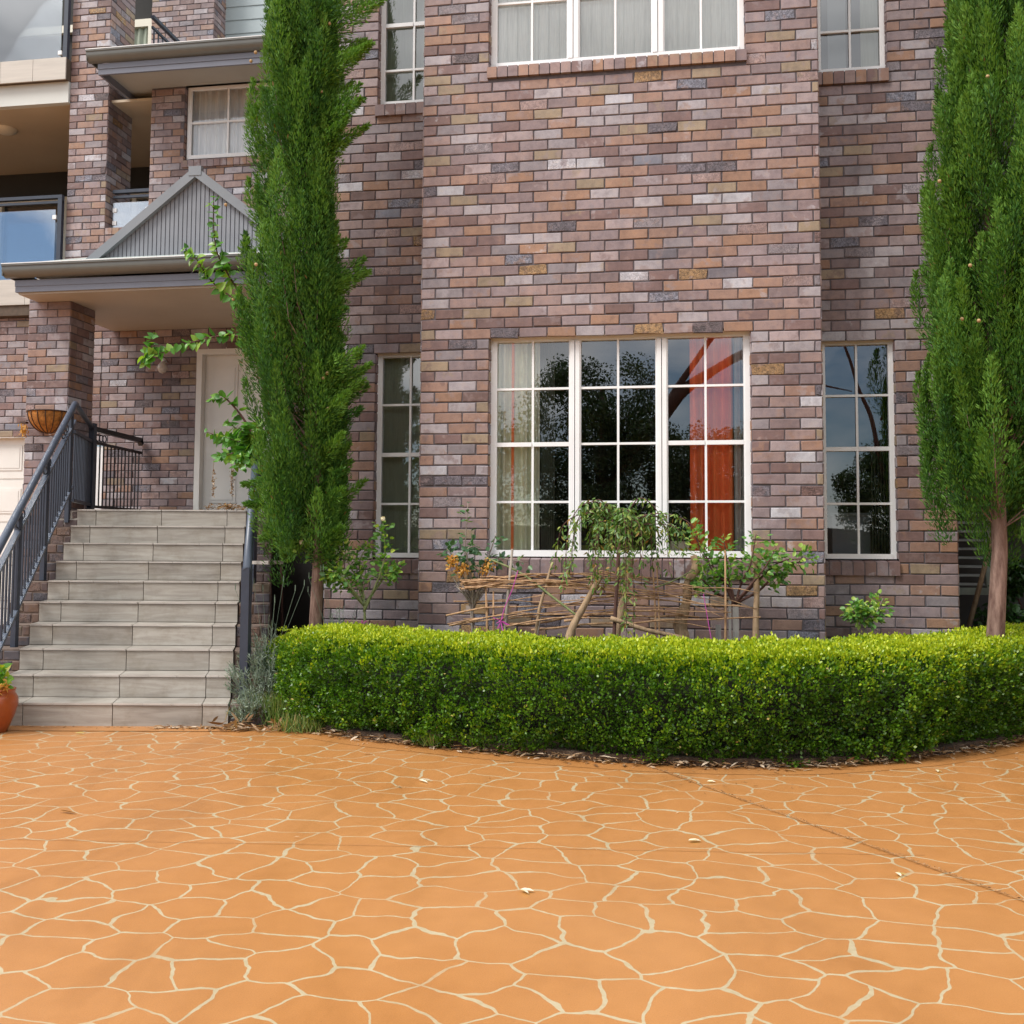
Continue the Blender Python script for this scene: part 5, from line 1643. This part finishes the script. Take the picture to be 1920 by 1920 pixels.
# heart-leaved shrub before the porch
def heart():
    E = empty('heart_leaf_shrub', (-1.55, .9, .1), 'shrub with large heart-shaped leaves reaching over the porch entrance', 'shrub')
    g_ = np.random.default_rng(14); m = MB(); PP = []; AA = []; LL = []
    A = [([(-1.5, .9, .1), (-1.6, .9, 2.6), (-1.80, .9, 3.10), (-2.05, .9, 3.30), (-2.50, .85, 3.22), (-2.80, .8, 3.12), (-2.82, .8, 3.30)], 64, .35),
         ([(-1.6, .9, 2.5), (-1.75, .9, 3.2), (-1.95, .9, 3.55), (-2.25, .85, 3.80), (-2.40, .8, 4.02), (-2.52, .8, 4.12)], 52, .4),
         ([(-1.6, .9, 2.6), (-1.80, .9, 3.4), (-2.10, .9, 3.85), (-2.23, .85, 4.15), (-2.26, .85, 4.62)], 46, .45),
         ([(-2.80, .8, 3.10), (-2.86, .78, 3.12), (-2.88, .78, 3.02)], 16, .0)]
    for k in range(22):
        r_ = g_.uniform(-1, 1, 3); ex = -2.06 + r_[0] * .30; ez = 2.25 + r_[2] * .24
        A.append(([(-1.6, .9, 1.7), (-1.8, .9, 2.2), (ex, .85 + r_[1] * .15, ez)], 20, .55))
    A.append(([(-1.8, .9, 2.3), (-1.95, .85, 2.55), (-2.12, .8, 2.72), (-2.2, .8, 2.66)], 20, .3))
    for pts, n_, st in A:
        sp = spline(pts, 6); m.tube([tuple(p) for p in sp], list(np.linspace(.013, .003, len(sp))), 6)
        t_ = st + (1 - st) * np.linspace(0, 1, n_); idx = t_ * (len(sp) - 1); i0 = np.minimum(idx.astype(int), len(sp) - 2)
        p_ = sp[i0] + (sp[i0 + 1] - sp[i0]) * (idx - i0)[:, None]; d_ = nrmz(sp[i0 + 1] - sp[i0])
        sgn = np.where(np.arange(n_) % 2, 1, -1)[:, None]; sd_ = nrmz(np.cross(d_, np.array([0, -1.0, .2])))
        PP.append(p_ + g_.normal(0, .012, (n_, 3))); AA.append(sd_ * sgn * .8 + d_ * .35 + g_.normal(0, .35, (n_, 3)) + [0, -.15, -.35]); LL.append(g_.uniform(.07, .125, n_) * np.linspace(1.05, .6, n_))
    m.build('branches', BARKD, E, True); PP = np.concatenate(PP); AA = np.concatenate(AA); LL = np.concatenate(LL); n_ = len(PP)
    leaf_mesh('leaves', PP, AA, g_.normal(0, .5, (n_, 3)) + [.1, -.7, .75], LL, LL * .80, HEARTLEAF, E, 'heart')
    # dry seed tassels
    for x in (-2.17, -1.99):
        t2 = MB(); t2.tube([(x, .8, 2.12), (x - .01, .8, 1.95), (x, .8, 1.80)], .003, 4)
        tk = t2.build('tassel_stalk', BARKW, E)
        Q = np.stack([np.full(60, x) + g_.normal(0, .008, 60), np.full(60, .8) + g_.normal(0, .008, 60), g_.uniform(1.78, 2.02, 60)], 1)
        leaf_mesh('tassel', Q, g_.normal(0, 1, Q.shape), g_.normal(0, 1, Q.shape), .022, .012, DEADLEAF, E, 'leaf')
    # climbing tendril with yellow-green leaves against the wing wall
heart()
bush('climbing_vine', (-1.2, 2.9, 0), 'yellow-green climbing vine on the pale wall behind the left cypress', 'vine',
     [[(-1.25, 2.9, 0), (-1.3, 2.9, 2.5), (-1.28, 2.9, 4.0), (-1.30, 2.9, 5.9)], [(-1.2, 2.9, 0), (-1.40, 2.9, 2.5), (-1.42, 2.9, 3.8), (-1.38, 2.9, 5.2)]], HEARTLEAF, 120, .085, .07, seed=33, spread=.12, tm='heart', rshift=.25, start=.3)
# dead leaves heaped on the porch edge
g_ = np.random.default_rng(77); n_ = 160
c0 = np.array([*CF(XR(10.7) - .18, 10.70), top + .012])
p_ = c0 + np.stack([g_.normal(0, .11, n_), g_.normal(0, .06, n_), g_.random(n_) * .05], 1)
tag(leaf_mesh('leaf_pile', p_, g_.normal(0, 1, (n_, 3)) * [1, 1, .3], g_.normal(0, .5, (n_, 3)) + [0, 0, 1], .05, .017, DEADLEAF, None, 'leaf', g_.random(n_) * .7), 'small heap of dry leaves on the top step beside the right railing', 'leaf litter', kind='stuff')

# ================================================================== POTS, BASKET, LAMP
def pot():
    c = (-2.66, -1.60, 0)
    E = empty('plant_pot', c, 'glazed terracotta pot standing on the driveway beside the bottom step', 'plant pot')
    m = MB(); m.lathe(c, [(.10, 0), (.11, .01), (.155, .12), (.175, .20), (.172, .235), (.158, .262), (.150, .268), (.153, .285), (.158, .298), (.152, .302), (.140, .295), (.138, .25), (.001, .25)], 36); m.build('pot_body', POTM, E, True)
    m = MB(); m.lathe((c[0], c[1], .252), [(.001, .012), (.14, .0)], 20); m.build('pot_soil', SOIL, E)
    g_ = np.random.default_rng(3); n_ = 130
    E2 = empty('potted_geranium', (c[0], c[1], .26), 'bright yellow-green leafy plant growing in the terracotta pot', 'plant')
    d_ = nrmz(g_.normal(0, 1, (n_, 3)) * [1, 1, .7] + [0, 0, .35]); p_ = np.array([c[0] - .01, c[1], .33]) + d_ * g_.uniform(.05, .145, n_)[:, None]
    leaf_mesh('leaves', p_, d_ + g_.normal(0, .5, (n_, 3)), g_.normal(0, .4, (n_, 3)) + [0, -.5, .8], g_.uniform(.04, .07, n_), g_.uniform(.045, .065, n_), POTLEAF, E2, 'heart')
    m = MB()
    for k in range(14): m.tube([(c[0], c[1], .26), tuple(p_[k])], .004, 5)
    m.build('stems', GREENSTEM, E2)
    q = np.array([c[0] + .12, c[1] - .06, .31]) + g_.normal(0, .018, (40, 3)); leaf_mesh('dry_leaves', q, g_.normal(0, 1, (40, 3)), g_.normal(0, 1, (40, 3)), .04, .022, DRYFLOWER, E2, 'leaf')
pot()
def basket():
    c = (-4.60, 1.945, 2.745); E = empty('wall_basket', c, 'half-round wire basket with brown coconut fibre liner hanging on the porch pillar', 'hanging basket')
    R_ = .215
    prof = [(R_ * math.cos(a) if a > -1.5 else .01, .225 * math.sin(a)) for a in [-math.pi / 2 + k * math.pi / 2 / 10 for k in range(11)]]
    m = MB(); m.lathe(c, prof, 24, 0, math.pi, 2 * math.pi); m.build('liner', COIR, E, True)
    m = MB()
    for k in range(9):
        a = math.pi + math.pi * k / 8
        m.tube([(c[0] + (r_ + .004) * math.cos(a), c[1] + (r_ + .004) * math.sin(a), c[2] + z_) for r_, z_ in prof], .0045, 5)
    m.tube([(c[0] + (R_ + .006) * math.cos(math.pi + math.pi * k / 20), c[1] + (R_ + .006) * math.sin(math.pi + math.pi * k / 20), c[2] + .004) for k in range(21)], .008, 6)
    m.build('wire_frame', WIRE, E, True)
    g_ = np.random.default_rng(2); q = np.array([-4.83, 1.85, 2.56]) + g_.normal(0, .02, (50, 3)) * [1, 1, 2]
    m = MB(); m.box(-4.87, -4.80, 1.83, 1.88, 2.62, 2.64); s_ = m.build('dried_air_plant', WIRE); tag(s_, 'little dried plant on a dark bracket left of the wall basket', 'plant')
    leaf_mesh('leaves', q, g_.normal(0, .5, (50, 3)) + [0, 0, -1], g_.normal(0, 1, (50, 3)), .06, .012, DRYFLOWER, s_, 'blade')
basket()
E = empty('wall_lamp', (-4.08, 3.49, 3.5), 'small glass wall lamp on the brick beside the front door', 'lamp')
m = MB(); m.tube([(-4.08, 3.49, 3.56), (-4.08, 3.42, 3.58), (-4.08, 3.40, 3.54)], .018, 8); m.build('bracket', WHITE, E, True)
m = MB(); m.lathe((-4.08, 3.40, 3.47), [(.001, -.07), (.04, -.055), (.06, -.01), (.055, .03), (.03, .06), (.022, .075)], 18); m.build('lamp_shade', BULB, E, True)

# ================================================================== SHADY CORNER ON THE RIGHT
sc = empty('side_wing', (6, 3, 0), 'dark rear part of the house seen past the right corner, with a louvred shutter', 'building')
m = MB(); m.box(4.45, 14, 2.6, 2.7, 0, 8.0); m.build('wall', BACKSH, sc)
m = MB(); m.box(4.273, 14, 2.0, 3.4, 7.2, 7.4); m.build('eaves', SOFFIT, sc)
m = MB()
m.box(4.62, 4.66, 2.20, 2.26, .90, 2.4); m.box(4.92, 4.99, 2.20, 2.26, .90, 2.4); m.box(4.66, 4.92, 2.20, 2.255, .90, .965); m.box(4.66, 4.92, 2.20, 2.255, 2.33, 2.4)
lv = m.build('shutter', plain("shutter_paint", (.30, .33, .27), .6, .1, 6), sc)
m = MB()
for k in range(16): m.obox((4.79, 2.23, 1.0 + k * .083), (.13, 0, 0), (0, .02, .008), (0, 0, .004))
m.build('louvre', plain("louvre_paint", (.34, .34, .32), .6, .1, 6), lv)
m = MB(); m.tube([(4.60, 1.6, .60), (4.98, 1.9, 1.72)], .022, 8); tag(m.build('garden_branch', BARKW, None, True), 'brown pole leaning against the shady wall beyond the right corner', 'branch')
m = MB(); m.lathe((4.78, 1.2, .1), [(.14, 0), (.19, .20), (.19, .36), (.12, .44), (.001, .46)], 24); tag(m.build('garden_urn', plain("brown_glaze", (.09, .06, .035), .5, .2, 4), None, True), 'rounded brown garden pot in the shade beyond the right house corner', 'pot')

def leafy_mass(name, c, R_, n_, seed, label, mat, L_, cat='shrub', trunk=None):
    g_ = np.random.default_rng(seed); E = empty(name, (c[0], c[1], 0), label, cat)
    PP = []
    for k in range(max(6, n_ // 220)):
        q = nrmz(g_.normal(0, 1, (1, 3)))[0] * g_.random() ** .4
        cc = np.array(c) + q * np.array(R_); rr = np.array(R_).mean() * g_.uniform(.16, .3)
        PP.append(cc + nrmz(g_.normal(0, 1, (220, 3))) * (rr * g_.random(220) ** .5)[:, None])
    PP = np.concatenate(PP); PP = PP[PP[:, 2] > .02]; m_ = len(PP)
    leaf_mesh('crown', PP, g_.normal(0, 1, (m_, 3)) + [0, 0, -.3], g_.normal(0, .7, (m_, 3)) + [0, 0, .8], g_.uniform(.6, 1.2, m_) * L_, g_.uniform(.4, .7, m_) * L_, mat, E, 'quad' if L_ < .13 and n_ > 9999 else 'leaf', seed=seed)
    m = MB()
    if trunk:
        for pts, rs in trunk: 
            sp = spline(pts, 5); m.tube([tuple(p) for p in sp], list(np.interp(np.linspace(0, 1, len(sp)), np.linspace(0, 1, len(rs)), rs)), 8)
    else:
        for k in range(5): m.tube([(c[0], c[1], 0), (c[0] + g_.normal(0, R_[0] * .4), c[1] + g_.normal(0, R_[1] * .4), c[2] + R_[2] * .3)], [.02, .008], 6)
    m.build('trunk', BARKD, E, True)
    return E
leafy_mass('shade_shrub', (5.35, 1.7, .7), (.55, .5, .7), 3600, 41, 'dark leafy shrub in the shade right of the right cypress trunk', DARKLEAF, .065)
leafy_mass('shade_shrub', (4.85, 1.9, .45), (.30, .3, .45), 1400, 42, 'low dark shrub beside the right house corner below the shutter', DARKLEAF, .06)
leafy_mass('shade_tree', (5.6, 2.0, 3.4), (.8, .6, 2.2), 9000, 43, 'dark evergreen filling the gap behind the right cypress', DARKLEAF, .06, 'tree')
bush('rose_bush', (4.72, .1, 0), 'thin spindly rose behind the hedge right of the right cypress trunk', 'rose bush', fan((4.72, .1, 0), (4.72, .1, .68), 6, .16, .28, 6, .1), ROSELEAF, 18, .04, .03, BARKG, seed=44, spread=.05, group='rose bushes in the bed under the windows')

# ================================================================== STREET TREES BEHIND THE CAMERA (seen in the glass)
def street_tree(c, H_, R_, seed, label, n_=9000, limbs=()):
    tr = [([(c[0], c[1], 0), (c[0] + .2, c[1], H_ * .25), (c[0] - .1, c[1], H_ * .55), (c[0], c[1], H_ * .85)], [.32, .26, .18, .06])]
    tr += list(limbs)
    leafy_mass('street_tree', (c[0], c[1], H_ * .58), (R_, R_ * .8, H_ * .40), n_, seed, label, TREELEAF, .12, 'tree', tr)
street_tree((-.6, -25, 0), 7.6, 2.6, 60, 'broad leafy tree across the street reflected in the middle of the big window', 42000,
            [([(-.6, -25, 3), (1.5, -24.5, 5.8), (3.6, -24, 7.2), (6.0, -24, 8.6)], [.24, .20, .15, .05]), ([(1.5, -24.5, 5.8), (2.8, -24, 7.8), (4.6, -24, 10)], [.10, .08, .03]), ([(3.6, -24, 7.2), (5, -24, 7.0), (7, -24, 6.3)], [.09, .06, .02])])
street_tree((3.0, -27, 0), 5.8, 2.2, 61, 'rounded tree across the street reflected right of centre', 30000)
street_tree((-5.5, -28, 0), 6.8, 2.6, 62, 'tree across the street reflected at the left of the big window', 26000)
street_tree((9.0, -26, 0), 5.2, 2.2, 63, 'lower tree across the street reflected in the narrow right window', 24000,
            [([(9, -26, 2), (7.5, -25.5, 6.5), (6.6, -25.5, 9.5)], [.10, .07, .02]), ([(9, -26, 2.5), (8.6, -26, 6.8), (9.8, -26, 10)], [.09, .06, .02]), ([(8.2, -25.7, 5.5), (9.5, -25.7, 7.2), (11, -25.7, 7.9)], [.06, .04, .01])])
street_tree((15, -27, 0), 6.5, 3.0, 64, 'large tree across the street on the far right', 16000)
street_tree((-12, -27, 0), 7.0, 3.0, 65, 'large tree across the street on the far left', 14000)
m = MB(); m.box(-40, 40, -31, -30.8, 0, 2.2)
tag(m.build('boundary_fence', BACKSH), 'dark boundary fence across the street behind the trees', 'fence')

leafy_mass('sky_blocker_tree', (10.5, -1.0, 4.2), (2.2, 3.2, 3.8), 12000, 71, 'unseen evergreen tree added beyond the garden to block sky light from the right', TREELEAF, .20, 'tree', [([(10.5, -1, 0), (10.5, -1, 6)], [.25, .08])])  # both trees added out of frame to block sky light from the right
leafy_mass('sky_blocker_tree', (9.6, -8.0, 3.6), (1.6, 2.6, 3.4), 9000, 72, 'unseen evergreen tree added right of the driveway to block sky light', TREELEAF, .20, 'tree', [([(9.6, -8, 0), (9.6, -8, 5)], [.22, .08])])
